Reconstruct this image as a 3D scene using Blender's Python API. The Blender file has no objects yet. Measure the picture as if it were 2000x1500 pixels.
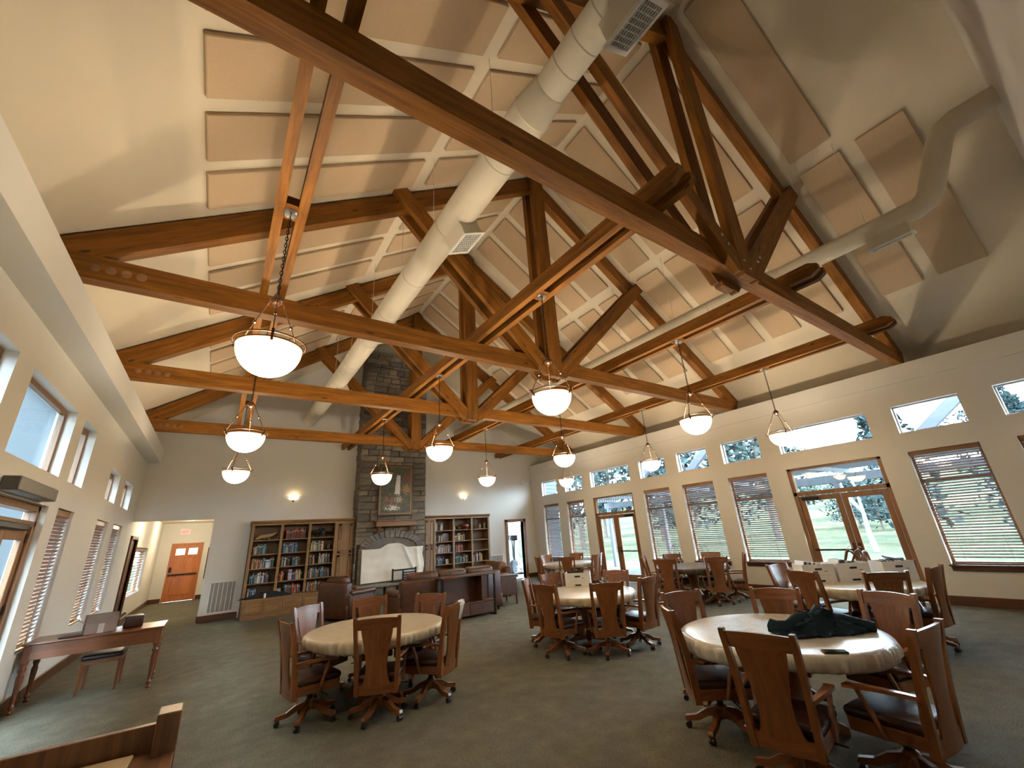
import bpy, bmesh, math, random
from mathutils import Vector, Matrix
R = math.radians
S = bpy.context.scene
COL = S.collection
rnd = random.Random(7)

# ------------------------------------------------------------------ camera, world, sun, exposure
cam = bpy.data.cameras.new('camera'); camo = bpy.data.objects.new('camera', cam); COL.objects.link(camo)
cam.sensor_fit = 'HORIZONTAL'; cam.sensor_width = 36.0; cam.lens = 14.385; cam.clip_start = 0.05; cam.clip_end = 500
YAW, PIT, ROL = 0.61544079, 0.35088019, -0.06515612
fwd = Vector((math.sin(YAW) * math.cos(PIT), math.cos(YAW) * math.cos(PIT), math.sin(PIT)))
rgt = Vector((math.cos(YAW), -math.sin(YAW), 0)); upv = rgt.cross(fwd)
r2 = math.cos(ROL) * rgt + math.sin(ROL) * upv; u2 = -math.sin(ROL) * rgt + math.cos(ROL) * upv
camo.matrix_world = Matrix(((r2.x, u2.x, -fwd.x, 0), (r2.y, u2.y, -fwd.y, 0), (r2.z, u2.z, -fwd.z, 1.6), (0, 0, 0, 1)))
S.camera = camo
W = bpy.data.worlds.new('sky_world'); S.world = W; W.use_nodes = True
bgn = W.node_tree.nodes['Background']; bgn.inputs[0].default_value = (0.70, 0.86, 1.0, 1); bgn.inputs[1].default_value = 20.0
sun = bpy.data.lights.new('sun', 'SUN'); sun.energy = 5.0; sun.angle = R(0.6); sun.color = (1.0, 0.88, 0.7)
suno = bpy.data.objects.new('sun', sun); COL.objects.link(suno)
suno.rotation_euler = Vector((-1.2, 9.0, -4.2)).to_track_quat('-Z', 'Y').to_euler(); suno.location = (3, -30, 20)
S.view_settings.view_transform = 'Standard'; S.view_settings.look = 'None'
S.view_settings.gamma = 1.0; S.view_settings.use_curve_mapping = False
S.view_settings.exposure = 1.45
S.cycles.use_denoising = True
S.cycles.max_bounces = 7; S.cycles.diffuse_bounces = 4; S.cycles.glossy_bounces = 2; S.cycles.transparent_max_bounces = 12
S.cycles.use_adaptive_sampling = True; S.cycles.adaptive_threshold = 0.03; S.cycles.caustics_reflective = False; S.cycles.caustics_refractive = False; S.cycles.sample_clamp_indirect = 8.0
LAMP_W = 20.0
WARM = (1.0, 0.91, 0.76)

# ------------------------------------------------------------------ materials
def newmat(name):
    m = bpy.data.materials.new(name); m.use_nodes = True
    nt = m.node_tree; b = nt.nodes['Principled BSDF']
    return m, nt, b
def lnk(nt, a, b): nt.links.new(a, b)
def coords(nt, scale=(1, 1, 1), kind='Object', rot=(0, 0, 0)):
    tc = nt.nodes.new('ShaderNodeTexCoord'); mp = nt.nodes.new('ShaderNodeMapping')
    mp.inputs['Scale'].default_value = scale; mp.inputs['Rotation'].default_value = rot
    lnk(nt, tc.outputs[kind], mp.inputs['Vector']); return mp.outputs['Vector']
def noise(nt, vec, scale, detail=4, rough=0.5, dist=0.0):
    n = nt.nodes.new('ShaderNodeTexNoise'); n.inputs['Scale'].default_value = scale; n.inputs['Detail'].default_value = detail
    n.inputs['Roughness'].default_value = rough; n.inputs['Distortion'].default_value = dist
    if vec is not None: lnk(nt, vec, n.inputs['Vector'])
    return n.outputs['Fac']
def ramp(nt, fac, stops):
    r = nt.nodes.new('ShaderNodeValToRGB'); cr = r.color_ramp
    while len(cr.elements) < len(stops): cr.elements.new(0.5)
    for e, (p, c) in zip(cr.elements, stops): e.position = p; e.color = (c[0], c[1], c[2], 1)
    lnk(nt, fac, r.inputs['Fac']); return r.outputs['Color']
def bump(nt, b, h, strength, dist=0.01):
    bp = nt.nodes.new('ShaderNodeBump'); bp.inputs['Strength'].default_value = strength; bp.inputs['Distance'].default_value = dist
    lnk(nt, h, bp.inputs['Height']); lnk(nt, bp.outputs['Normal'], b.inputs['Normal'])
def mixc(nt, fac, a, b, mode='MIX'):
    m = nt.nodes.new('ShaderNodeMix'); m.data_type = 'RGBA'; m.blend_type = mode
    if isinstance(fac, (int, float)): m.inputs[0].default_value = fac
    else: lnk(nt, fac, m.inputs[0])
    for i, v in ((6, a), (7, b)):
        if isinstance(v, tuple): m.inputs[i].default_value = (v[0], v[1], v[2], 1)
        else: lnk(nt, v, m.inputs[i])
    return m.outputs[2]
def math_(nt, op, a, b=None, clamp=False):
    m = nt.nodes.new('ShaderNodeMath'); m.operation = op; m.use_clamp = clamp
    for i, v in ((0, a), (1, b)):
        if v is None: continue
        if isinstance(v, (int, float)): m.inputs[i].default_value = v
        else: lnk(nt, v, m.inputs[i])
    return m.outputs[0]
def plain(name, c, rough=0.6, metal=0.0, var=0.06, vscale=8.0, bmp=0.0, spec=0.5, coat=0.0):
    m, nt, b = newmat(name)
    v = coords(nt); f = noise(nt, v, vscale, 3)
    lo = tuple(x * (1 - var) for x in c); hi = tuple(min(1, x * (1 + var)) for x in c)
    lnk(nt, ramp(nt, f, [(0.3, lo), (0.7, hi)]), b.inputs['Base Color'])
    b.inputs['Roughness'].default_value = rough; b.inputs['Metallic'].default_value = metal
    b.inputs['Specular IOR Level'].default_value = spec
    if coat: b.inputs['Coat Weight'].default_value = coat; b.inputs['Coat Roughness'].default_value = 0.15
    if bmp: bump(nt, b, noise(nt, v, vscale * 6, 2), bmp, 0.005)
    return m
def wood(name, dark, light, axis='X', rough=0.4, fine=1.0, knots=False, coat=0.0, var=0.22, spec=0.5):
    m, nt, b = newmat(name)
    hi, lo = 16.0 * fine, 1.1 * fine
    sc = {'X': (lo, hi, hi), 'Y': (hi, lo, hi), 'Z': (hi, hi, lo)}[axis]
    oi = nt.nodes.new('ShaderNodeObjectInfo')
    tc = nt.nodes.new('ShaderNodeTexCoord'); mp = nt.nodes.new('ShaderNodeMapping'); mp.inputs['Scale'].default_value = sc
    off = nt.nodes.new('ShaderNodeVectorMath'); off.operation = 'ADD'
    cmb = nt.nodes.new('ShaderNodeCombineXYZ'); rr = math_(nt, 'MULTIPLY', oi.outputs['Random'], 23.0)
    for i in range(3): lnk(nt, rr, cmb.inputs[i])
    lnk(nt, tc.outputs['Object'], off.inputs[0]); lnk(nt, cmb.outputs[0], off.inputs[1]); lnk(nt, off.outputs[0], mp.inputs['Vector'])
    v = mp.outputs['Vector']
    f1 = noise(nt, v, 1.0, 6, 0.6, 0.8); f2 = noise(nt, v, 3.3, 3, 0.6)
    f = math_(nt, 'ADD', math_(nt, 'MULTIPLY', f1, 0.75), math_(nt, 'MULTIPLY', f2, 0.25))
    mid = tuple((a + c) / 2 for a, c in zip(dark, light))
    colr = ramp(nt, f, [(0.28, dark), (0.5, mid), (0.72, light)])
    vv = math_(nt, 'ADD', math_(nt, 'MULTIPLY', oi.outputs['Random'], var), 1 - var / 2)
    hs = nt.nodes.new('ShaderNodeHueSaturation'); lnk(nt, vv, hs.inputs['Value']); lnk(nt, colr, hs.inputs['Color']); colr = hs.outputs[0]
    if knots:
        v2 = coords(nt, {'X': (1.6, 5, 5), 'Y': (5, 1.6, 5), 'Z': (5, 5, 1.6)}[axis])
        vo = nt.nodes.new('ShaderNodeTexVoronoi'); vo.inputs['Scale'].default_value = 1.0; lnk(nt, v2, vo.inputs['Vector'])
        k = math_(nt, 'LESS_THAN', vo.outputs['Distance'], 0.085)
        colr = mixc(nt, math_(nt, 'MULTIPLY', k, 0.65), colr, tuple(x * 0.25 for x in dark))
    lnk(nt, colr, b.inputs['Base Color'])
    b.inputs['Roughness'].default_value = rough; b.inputs['Specular IOR Level'].default_value = spec
    if coat: b.inputs['Coat Weight'].default_value = coat; b.inputs['Coat Roughness'].default_value = 0.2
    bump(nt, b, f2, 0.12, 0.002)
    return m
def emis(name, c, st):
    m, nt, b = newmat(name); b.inputs['Base Color'].default_value = (c[0], c[1], c[2], 1)
    b.inputs['Emission Color'].default_value = (c[0], c[1], c[2], 1); b.inputs['Emission Strength'].default_value = st
    return m
def glassmat(name, tint=(0.93, 0.97, 0.98), refl=0.06):
    m = bpy.data.materials.new(name); m.use_nodes = True; nt = m.node_tree; nt.nodes.clear()
    o = nt.nodes.new('ShaderNodeOutputMaterial'); t = nt.nodes.new('ShaderNodeBsdfTransparent'); g = nt.nodes.new('ShaderNodeBsdfGlossy')
    t.inputs[0].default_value = (*tint, 1); g.inputs['Roughness'].default_value = 0.02
    lw = nt.nodes.new('ShaderNodeLayerWeight'); lw.inputs['Blend'].default_value = 0.5
    fac = math_(nt, 'ADD', math_(nt, 'MULTIPLY', math_(nt, 'POWER', lw.outputs['Facing'], 4.0), 0.35), 0.025)
    mx = nt.nodes.new('ShaderNodeMixShader'); lnk(nt, fac, mx.inputs[0]); lnk(nt, t.outputs[0], mx.inputs[1]); lnk(nt, g.outputs[0], mx.inputs[2])
    lnk(nt, mx.outputs[0], o.inputs['Surface']); return m

M = {}
def wallmat(name, c):
    m, nt, b = newmat(name); v = coords(nt)
    f = noise(nt, v, 1.3, 3)
    lnk(nt, ramp(nt, f, [(0.3, tuple(x * 0.97 for x in c)), (0.7, c)]), b.inputs['Base Color'])
    b.inputs['Roughness'].default_value = 0.85; b.inputs['Specular IOR Level'].default_value = 0.2
    bump(nt, b, noise(nt, v, 45, 3), 0.12, 0.004); return m
M['wall'] = wallmat('cream_plaster', (0.67, 0.65, 0.61))
M['ceil'] = wallmat('ceiling_paint', (0.68, 0.60, 0.47))
M['gymwall'] = wallmat('pale_paint', (0.75, 0.76, 0.76))
def panelmat():
    m, nt, b = newmat('acoustic_fabric'); v = coords(nt)
    f = noise(nt, v, 180, 2)
    lnk(nt, ramp(nt, f, [(0.3, (0.46, 0.345, 0.225)), (0.7, (0.53, 0.40, 0.27))]), b.inputs['Base Color'])
    b.inputs['Roughness'].default_value = 0.95; b.inputs['Specular IOR Level'].default_value = 0.1
    bump(nt, b, f, 0.1, 0.002); return m
M['panel'] = panelmat()
def carpetmat():
    m, nt, b = newmat('loop_carpet'); v = coords(nt)
    f1 = noise(nt, v, 95, 3, 0.7); f2 = noise(nt, v, 5, 3); f3 = noise(nt, v, 0.6, 2)
    vo = nt.nodes.new('ShaderNodeTexVoronoi'); vo.inputs['Scale'].default_value = 85; lnk(nt, v, vo.inputs['Vector'])
    f = math_(nt, 'ADD', math_(nt, 'MULTIPLY', f1, 0.55), math_(nt, 'ADD', math_(nt, 'MULTIPLY', f2, 0.25), math_(nt, 'MULTIPLY', f3, 0.2)))
    c = ramp(nt, f, [(0.33, (0.076, 0.069, 0.050)), (0.5, (0.162, 0.149, 0.111)), (0.66, (0.28, 0.26, 0.20))])
    lnk(nt, mixc(nt, math_(nt, 'MULTIPLY', vo.outputs['Distance'], 0.7), c, (0.09, 0.087, 0.068)), b.inputs['Base Color'])
    b.inputs['Roughness'].default_value = 0.95; b.inputs['Specular IOR Level'].default_value = 0.1
    bump(nt, b, math_(nt, 'ADD', f1, vo.outputs['Distance']), 0.5, 0.006); return m
M['carpet'] = carpetmat()
TD, TL = (0.085, 0.028, 0.0035), (0.33, 0.130, 0.015)
for a in 'XYZ': M['truss' + a] = wood('timber_' + a, TD, TL, a, 0.6, 1.0, True, var=0.3, spec=0.25)
CD, CL = (0.12, 0.036, 0.010), (0.30, 0.105, 0.028)
for a in 'XYZ': M['chair' + a] = wood('cherry_' + a, CD, CL, a, 0.3, 1.4, False, 0.25)
for a in 'XYZ': M['trim' + a] = wood('trim_wood_' + a, (0.14, 0.058, 0.02), (0.32, 0.155, 0.058), a, 0.4, 1.2)
for a in 'XYZ': M['dtrim' + a] = wood('dark_trim_' + a, (0.055, 0.019, 0.008), (0.13, 0.050, 0.019), a, 0.4, 1.2)
for a in 'XYZ': M['case' + a] = wood('alder_' + a, (0.145, 0.075, 0.028), (0.31, 0.175, 0.072), a, 0.4, 1.1, True)
for a in 'XYZ': M['desk' + a] = wood('desk_wood_' + a, (0.10, 0.030, 0.012), (0.24, 0.085, 0.030), a, 0.28, 1.0, False, 0.4)
for a in 'XYZ': M['oak' + a] = wood('red_oak_' + a, (0.11, 0.045, 0.018), (0.25, 0.115, 0.05), a, 0.35, 1.8, False, 0.3)
for a in 'XYZ': M['door' + a] = wood('fir_door_' + a, (0.33, 0.085, 0.016), (0.55, 0.19, 0.04), a, 0.35, 1.0, False, 0.3)
M['blind'] = wood('blind_wood', (0.27, 0.165, 0.135), (0.42, 0.27, 0.225), 'Y', 0.35, 1.0)
M['case_back'] = plain('bookcase_back', (0.13, 0.068, 0.03), 0.6)
def leather(name, c):
    m, nt, b = newmat(name); v = coords(nt); f = noise(nt, v, 6, 5, 0.6)
    lnk(nt, ramp(nt, f, [(0.3, tuple(x * 0.6 for x in c)), (0.72, tuple(x * 1.35 for x in c))]), b.inputs['Base Color'])
    b.inputs['Roughness'].default_value = 0.36
    vo = nt.nodes.new('ShaderNodeTexVoronoi'); vo.inputs['Scale'].default_value = 120; lnk(nt, v, vo.inputs['Vector'])
    bump(nt, b, math_(nt, 'ADD', vo.outputs['Distance'], math_(nt, 'MULTIPLY', f, 3.0)), 0.3, 0.004); return m
M['leather'] = leather('brown_leather', (0.080, 0.028, 0.012))
M['leather_tan'] = leather('tan_leather', (0.15, 0.072, 0.032))
M['leather_dark'] = leather('oxblood_leather', (0.040, 0.013, 0.009))
M['black'] = plain('black_metal', (0.018, 0.017, 0.017), 0.4, 0.6)
M['blackplastic'] = plain('black_plastic', (0.02, 0.02, 0.022), 0.35)
M['bronze'] = plain('bronze', (0.13, 0.06, 0.03), 0.3, 0.9)
M['copper'] = plain('antique_copper', (0.22, 0.125, 0.08), 0.3, 1.0)
M['nickel'] = plain('steel', (0.55, 0.54, 0.52), 0.25, 1.0)
M['duct'] = plain('painted_duct', (0.66, 0.60, 0.48), 0.55, 0.0, 0.03, 3)
M['ductseam'] = plain('duct_seam', (0.48, 0.43, 0.36), 0.6)
M['grille'] = plain('white_grille', (0.72, 0.70, 0.66), 0.5)
M['grilledark'] = plain('grille_dark', (0.035, 0.03, 0.025), 0.7)
M['white'] = plain('white_paint', (0.78, 0.78, 0.77), 0.5, var=0.02)
M['boxwhite'] = plain('white_cardboard', (0.78, 0.79, 0.80), 0.6, var=0.03)
M['cardboard'] = plain('brown_cardboard', (0.20, 0.135, 0.105), 0.75, var=0.12)
M['tape'] = plain('packing_tape', (0.36, 0.30, 0.27), 0.3)
M['grey'] = plain('dark_grey_cover', (0.085, 0.078, 0.066), 0.45)
M['sheet'] = plain('white_sheet', (0.70, 0.66, 0.58), 0.85, var=0.05, vscale=3)
M['cloth_black'] = plain('black_cloth', (0.012, 0.012, 0.014), 0.8)
M['jacket'] = plain('dark_teal_fleece', (0.008, 0.027, 0.044), 0.7, var=0.25, vscale=14, spec=0.3)
M['zip'] = plain('dark_zip', (0.02, 0.03, 0.035), 0.35)
M['phone'] = plain('phone_case', (0.010, 0.010, 0.011), 0.45)
M['screenglass'] = plain('phone_glass', (0.006, 0.006, 0.008), 0.1)
M['glass'] = glassmat('window_glass')
M['vinyl'] = plain('window_vinyl', (0.36, 0.31, 0.29), 0.5)
def emi_bowl():
    m, nt, b = newmat('lit_alabaster'); v = coords(nt)
    f = noise(nt, v, 7, 4, 0.6, 1.5)
    c = ramp(nt, f, [(0.25, (1.0, 0.74, 0.42)), (0.55, (1.0, 0.88, 0.66)), (0.8, (1.0, 0.93, 0.78))])
    lnk(nt, c, b.inputs['Base Color']); lnk(nt, c, b.inputs['Emission Color'])
    sp_ = nt.nodes.new('ShaderNodeSeparateXYZ'); lnk(nt, v, sp_.inputs[0])
    gz = math_(nt, 'MULTIPLY', math_(nt, 'SUBTRACT', -1.40, sp_.outputs['Z']), 5.0, True)
    st = math_(nt, 'MULTIPLY', math_(nt, 'ADD', math_(nt, 'MULTIPLY', gz, 11.0), 0.7), math_(nt, 'ADD', math_(nt, 'MULTIPLY', f, 1.2), 0.4))
    lnk(nt, st, b.inputs['Emission Strength']); b.inputs['Roughness'].default_value = 0.3
    tr = nt.nodes.new('ShaderNodeBsdfTransparent'); tr.inputs[0].default_value = (1.0, 0.93, 0.80, 1); mx = nt.nodes.new('ShaderNodeMixShader'); mx.inputs[0].default_value = 0.45
    lnk(nt, b.outputs[0], mx.inputs[1]); lnk(nt, tr.outputs[0], mx.inputs[2]); lnk(nt, mx.outputs[0], nt.nodes['Material Output'].inputs['Surface'])
    return m
M['bowl'] = emi_bowl()
M['sconce'] = emis('lit_sconce_glass', (1.0, 0.80, 0.42), 0.8)
M['exit_red'] = emis('exit_letters', (0.9, 0.05, 0.05), 1.2)
M['exit_face'] = emis('exit_face', (0.9, 0.25, 0.25), 0.35)
M['halllight'] = emis('recessed_lamp', (1.0, 0.9, 0.7), 6.0)
def clothmat(name, base, vein, warm):
    m, nt, b = newmat(name); v = coords(nt)
    f1 = noise(nt, v, 5.0, 7, 0.65, 2.2); f2 = noise(nt, v, 1.2, 2)
    c = ramp(nt, f1, [(0.38, vein), (0.5, base), (0.7, base)])
    lnk(nt, mixc(nt, ramp(nt, f2, [(0.35, (0, 0, 0)), (0.65, (1, 1, 1))]), c, mixc(nt, 0.6, c, warm)), b.inputs['Base Color'])
    b.inputs['Roughness'].default_value = 0.3; b.inputs['Specular IOR Level'].default_value = 0.6; b.inputs['Coat Weight'].default_value = 0.3; b.inputs['Coat Roughness'].default_value = 0.15; return m
M['marble'] = clothmat('marbled_vinyl', (0.60, 0.59, 0.55), (0.43, 0.42, 0.38), (0.56, 0.50, 0.40))
M['sand'] = clothmat('sand_vinyl', (0.58, 0.52, 0.41), (0.43, 0.38, 0.28), (0.54, 0.46, 0.33))
M['darkvinyl'] = clothmat('dark_brown_vinyl', (0.075, 0.050, 0.040), (0.045, 0.03, 0.024), (0.09, 0.06, 0.04))
def stonemat(name, c1, c2):
    m, nt, b = newmat(name); v = coords(nt); oi = nt.nodes.new('ShaderNodeObjectInfo')
    f = noise(nt, v, 9, 6, 0.65)
    c = ramp(nt, f, [(0.25, c1), (0.75, c2)])
    hs = nt.nodes.new('ShaderNodeHueSaturation'); lnk(nt, c, hs.inputs['Color'])
    lnk(nt, math_(nt, 'ADD', math_(nt, 'MULTIPLY', oi.outputs['Random'], 0.8), 0.62), hs.inputs['Value'])
    lnk(nt, math_(nt, 'ADD', math_(nt, 'MULTIPLY', oi.outputs['Random'], 0.5), 0.75), hs.inputs['Saturation'])
    lnk(nt, hs.outputs[0], b.inputs['Base Color']); b.inputs['Roughness'].default_value = 0.85
    bump(nt, b, noise(nt, v, 22, 5, 0.7), 0.5, 0.02); return m
M['stone'] = stonemat('ledge_stone', (0.09, 0.077, 0.062), (0.24, 0.205, 0.165))
M['stonegrey'] = stonemat('arch_stone', (0.11, 0.10, 0.09), (0.22, 0.20, 0.175))
M['mortar'] = plain('mortar', (0.07, 0.06, 0.05), 0.95)
M['firebox'] = plain('soot', (0.012, 0.011, 0.010), 0.95)

# ------------------------------------------------------------------ mesh helpers
class MB:
    def __init__(s): s.v = []; s.f = []
    def add(s, vs, fs):
        o = len(s.v); s.v += [tuple(v) for v in vs]; s.f += [tuple(i + o for i in f) for f in fs]; return s
    def box(s, x0, x1, y0, y1, z0, z1):
        vs = [(x, y, z) for z in (z0, z1) for y in (y0, y1) for x in (x0, x1)]
        return s.add(vs, [(0, 2, 3, 1), (4, 5, 7, 6), (0, 1, 5, 4), (2, 6, 7, 3), (0, 4, 6, 2), (1, 3, 7, 5)])
    def rbox(s, x0, x1, y0, y1, z0, z1, r=0.01, seg=2):
        bm = bmesh.new(); bmesh.ops.create_cube(bm, size=1)
        for v in bm.verts: v.co = Vector(((x0 + x1) / 2 + v.co.x * (x1 - x0), (y0 + y1) / 2 + v.co.y * (y1 - y0), (z0 + z1) / 2 + v.co.z * (z1 - z0)))
        r = min(r, 0.49 * min(x1 - x0, y1 - y0, z1 - z0))
        bmesh.ops.bevel(bm, geom=bm.edges[:], offset=r, segments=seg, profile=0.5, affect='EDGES')
        return s.bm(bm)
    def bm(s, bm):
        bm.verts.index_update(); s.add([v.co for v in bm.verts], [[v.index for v in f.verts] for f in bm.faces]); bm.free(); return s
    def beam(s, p0, p1, w, h, up=(0, 0, 1)):
        p0 = Vector(p0); p1 = Vector(p1); d = (p1 - p0).normalized(); u = Vector(up)
        if abs(d.dot(u)) > 0.98: u = Vector((0, 1, 0))
        sx = d.cross(u).normalized(); uu = sx.cross(d)
        vs = [p + sx * a * w / 2 + uu * b * h / 2 for p in (p0, p1) for a, b in ((-1, -1), (1, -1), (1, 1), (-1, 1))]
        return s.add(vs, [(3, 2, 1, 0), (4, 5, 6, 7), (0, 1, 5, 4), (1, 2, 6, 5), (2, 3, 7, 6), (3, 0, 4, 7)])
    def tube(s, pts, r, n=8, closed=False, caps=True):
        pts = [Vector(p) for p in pts]; rs = r if isinstance(r, (list, tuple)) else [r] * len(pts); L = len(pts); rings = []
        prev = None
        for i, p in enumerate(pts):
            if closed: d = pts[(i + 1) % L] - pts[i - 1]
            else: d = pts[min(i + 1, L - 1)] - pts[max(i - 1, 0)]
            d = d.normalized() if d.length else Vector((0, 0, 1))
            ref = prev if prev else (Vector((0, 0, 1)) if abs(d.z) < 0.9 else Vector((1, 0, 0)))
            a = (ref - d * ref.dot(d)).normalized(); b = d.cross(a); prev = a
            rings.append([p + (a * math.cos(2 * math.pi * k / n) + b * math.sin(2 * math.pi * k / n)) * rs[i] for k in range(n)])
        vs = [v for rg in rings for v in rg]; fs = []
        for i in range(L if closed else L - 1):
            j = (i + 1) % L
            for k in range(n): fs.append((i * n + k, i * n + (k + 1) % n, j * n + (k + 1) % n, j * n + k))
        if caps and not closed: fs.append(tuple(range(n - 1, -1, -1))); fs.append(tuple((L - 1) * n + k for k in range(n)))
        return s.add(vs, fs)
    def lathe(s, prof, n=24, c=(0, 0, 0), a0=0.0, a1=2 * math.pi, fn=None):
        full = abs(a1 - a0 - 2 * math.pi) < 1e-6; m = n if full else n + 1; vs = []; fs = []
        for k in range(m):
            a = a0 + (a1 - a0) * k / n
            for i, (r, z) in enumerate(prof):
                rr, zz = (r, z) if fn is None else fn(r, z, a, i)
                vs.append((c[0] + rr * math.cos(a), c[1] + rr * math.sin(a), c[2] + zz))
        P = len(prof)
        for k in range(n):
            k2 = (k + 1) % m
            for i in range(P - 1): fs.append((k * P + i, k2 * P + i, k2 * P + i + 1, k * P + i + 1))
        return s.add(vs, fs)
    def prism(s, poly, axis, a, b):
        def mk(p, t): return {'x': (t, p[0], p[1]), 'y': (p[0], t, p[1]), 'z': (p[0], p[1], t)}[axis]
        n = len(poly); vs = [mk(p, a) for p in poly] + [mk(p, b) for p in poly]
        return s.add(vs, [tuple(range(n)), tuple(range(2 * n - 1, n - 1, -1))] + [(i, n + i, n + (i + 1) % n, (i + 1) % n) for i in range(n)])
    def grid(s, nu, nv, fn):
        vs = [fn(i / nu, j / nv) for j in range(nv + 1) for i in range(nu + 1)]
        return s.add(vs, [(j * (nu + 1) + i, j * (nu + 1) + i + 1, (j + 1) * (nu + 1) + i + 1, (j + 1) * (nu + 1) + i) for j in range(nv) for i in range(nu)])
    def mesh(s, name, mat=None, smooth=None):
        me = bpy.data.meshes.new(name); me.from_pydata(s.v, [], s.f)
        bm = bmesh.new(); bm.from_mesh(me); bmesh.ops.remove_doubles(bm, verts=bm.verts, dist=1e-6); bmesh.ops.recalc_face_normals(bm, faces=bm.faces)
        if smooth:
            for f in bm.faces: f.smooth = True
            lim = R(smooth)
            for e in bm.edges:
                if len(e.link_faces) == 2 and e.calc_face_angle(0) > lim: e.smooth = False
        bm.to_mesh(me); bm.free()
        if mat is not None: me.materials.append(M[mat] if isinstance(mat, str) else mat)
        return me
    def build(s, name, mat, parent=None, smooth=None, loc=None, rz=None):
        return ob(name, s.mesh(name, mat, smooth), parent, loc, rz)
def ob(name, me, parent=None, loc=None, rz=None):
    o = bpy.data.objects.new(name, me); COL.objects.link(o)
    if parent is not None: o.parent = parent
    if loc is not None: o.location = loc
    if rz is not None: o.rotation_euler = (0, 0, rz)
    return o
def empty(name, loc=(0, 0, 0), rz=0.0):
    o = bpy.data.objects.new(name, None); COL.objects.link(o); o.location = loc; o.rotation_euler = (0, 0, rz); o.empty_display_size = 0.1; return o
def tag(o, label=None, cat=None, group=None, kind=None):
    if label: o['label'] = label
    if cat: o['category'] = cat
    if group: o['group'] = group
    if kind: o['kind'] = kind
    return o
def struct(o, label=None, cat=None): return tag(o, label, cat, None, 'structure')
def copy_tree(o, parent=None):
    c = o.copy(); COL.objects.link(c); c.parent = parent
    for ch in o.children: copy_tree(ch, c)
    return c
def light(kind, name, loc, energy, color=WARM, size=0.1, parent=None, rot=None):
    l = bpy.data.lights.new(name, kind); l.energy = energy; l.color = color
    if kind == 'POINT': l.shadow_soft_size = size
    elif kind == 'AREA': l.size = size
    elif kind == 'SPOT': l.shadow_soft_size = size
    o = bpy.data.objects.new(name, l); COL.objects.link(o); o.location = loc
    if parent is not None: o.parent = parent
    if rot: o.rotation_euler = rot
    return o

# ------------------------------------------------------------------ room dimensions
XL, XR, YN, YF = -1.78, 10.60, -0.60, 14.03
XC, ZR, SL = 4.545, 8.86, 0.66667
def zc(x): return ZR - SL * abs(x - XC)
LEDGE = 4.25

def wall_open(name, axis, at, thick, u0, u1, v0, v1, holes, mat, extra=None):
    us = sorted({u0, u1, *[h[0] for h in holes], *[h[1] for h in holes]}); vs_ = sorted({v0, v1, *[h[2] for h in holes], *[h[3] for h in holes]})
    us = [u for u in us if u0 <= u <= u1]; vs_ = [v for v in vs_ if v0 <= v <= v1]
    def solid(i, j):
        if i < 0 or j < 0 or i >= len(us) - 1 or j >= len(vs_) - 1: return False
        cu = (us[i] + us[i + 1]) / 2; cv = (vs_[j] + vs_[j + 1]) / 2
        return not any(h[0] < cu < h[1] and h[2] < cv < h[3] for h in holes)
    def P(u, v, t): return (at + t, u, v) if axis == 'x' else (u, at + t, v)
    mb = MB()
    for i in range(len(us) - 1):
        for j in range(len(vs_) - 1):
            if not solid(i, j): continue
            a, b, c, d = us[i], us[i + 1], vs_[j], vs_[j + 1]
            for t in (0, thick): mb.add([P(a, c, t), P(b, c, t), P(b, d, t), P(a, d, t)], [(0, 1, 2, 3)])
            for (di, dj, q) in ((-1, 0, ((a, c), (a, d))), (1, 0, ((b, c), (b, d))), (0, -1, ((a, c), (b, c))), (0, 1, ((a, d), (b, d)))):
                if not solid(i + di, j + dj):
                    (p, r_) = q; mb.add([P(*p, 0), P(*r_, 0), P(*r_, thick), P(*p, thick)], [(0, 1, 2, 3)])
    if extra: extra(mb)
    return struct(mb.build(name, mat))

# right (window) wall
WZ0, WZ1, CZ0, CZ1, DZ1 = 0.64, 2.60, 2.96, 3.485, 2.60
RW = [(-0.15, 0.80), (1.23, 2.18), (4.77, 5.72), (6.14, 7.07), (7.49, 8.43), (11.04, 11.98), (12.45, 13.38)]
RD = [(2.60, 4.33), (8.85, 10.60)]
holes = [(a, b, WZ0, WZ1) for a, b in RW] + [(a, b, 0.0, DZ1) for a, b in RD] + [(a, b, CZ0, CZ1) for a, b in RW + RD]
wall_open('wall_right', 'x', XR, 0.18, YN, YF, 0.0, LEDGE, holes, 'wall')
# proud band along the top of the right wall, ledge behind it
struct(MB().box(XR - 0.05, XR + 0.9, YN, YF, 3.91, LEDGE).build('trim_1', 'wall'))
# left wall
LC = [(4.55, 5.42, 2.63, 3.485), (5.84, 7.575, 2.63, 3.485), (7.97, 8.74, 2.63, 3.485), (10.36, 11.30, 2.64, 3.18), (11.94, 12.92, 2.64, 3.18)]
LW = [(4.55, 5.42, 0.62, 2.29), (7.97, 8.74, 0.62, 2.29), (10.30, 11.28, 0.62, 2.29), (11.81, 12.80, 0.62, 2.29)]
LDOOR = (5.84, 7.57, 0.0, 2.27)
HALLWIN = (15.65, 18.25, 0.66, 1.89)
HALLDR = (14.40, 15.40, 0.0, 2.06)
wall_open('wall_left', 'x', XL, -0.20, YN, 21.6, 0.0, 3.90, LC + LW + [LDOOR, HALLWIN, HALLDR], 'wall')
struct(MB().box(-2.45, -1.50, YN, YF, 3.90, LEDGE).build('trim_2', 'wall'))
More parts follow.
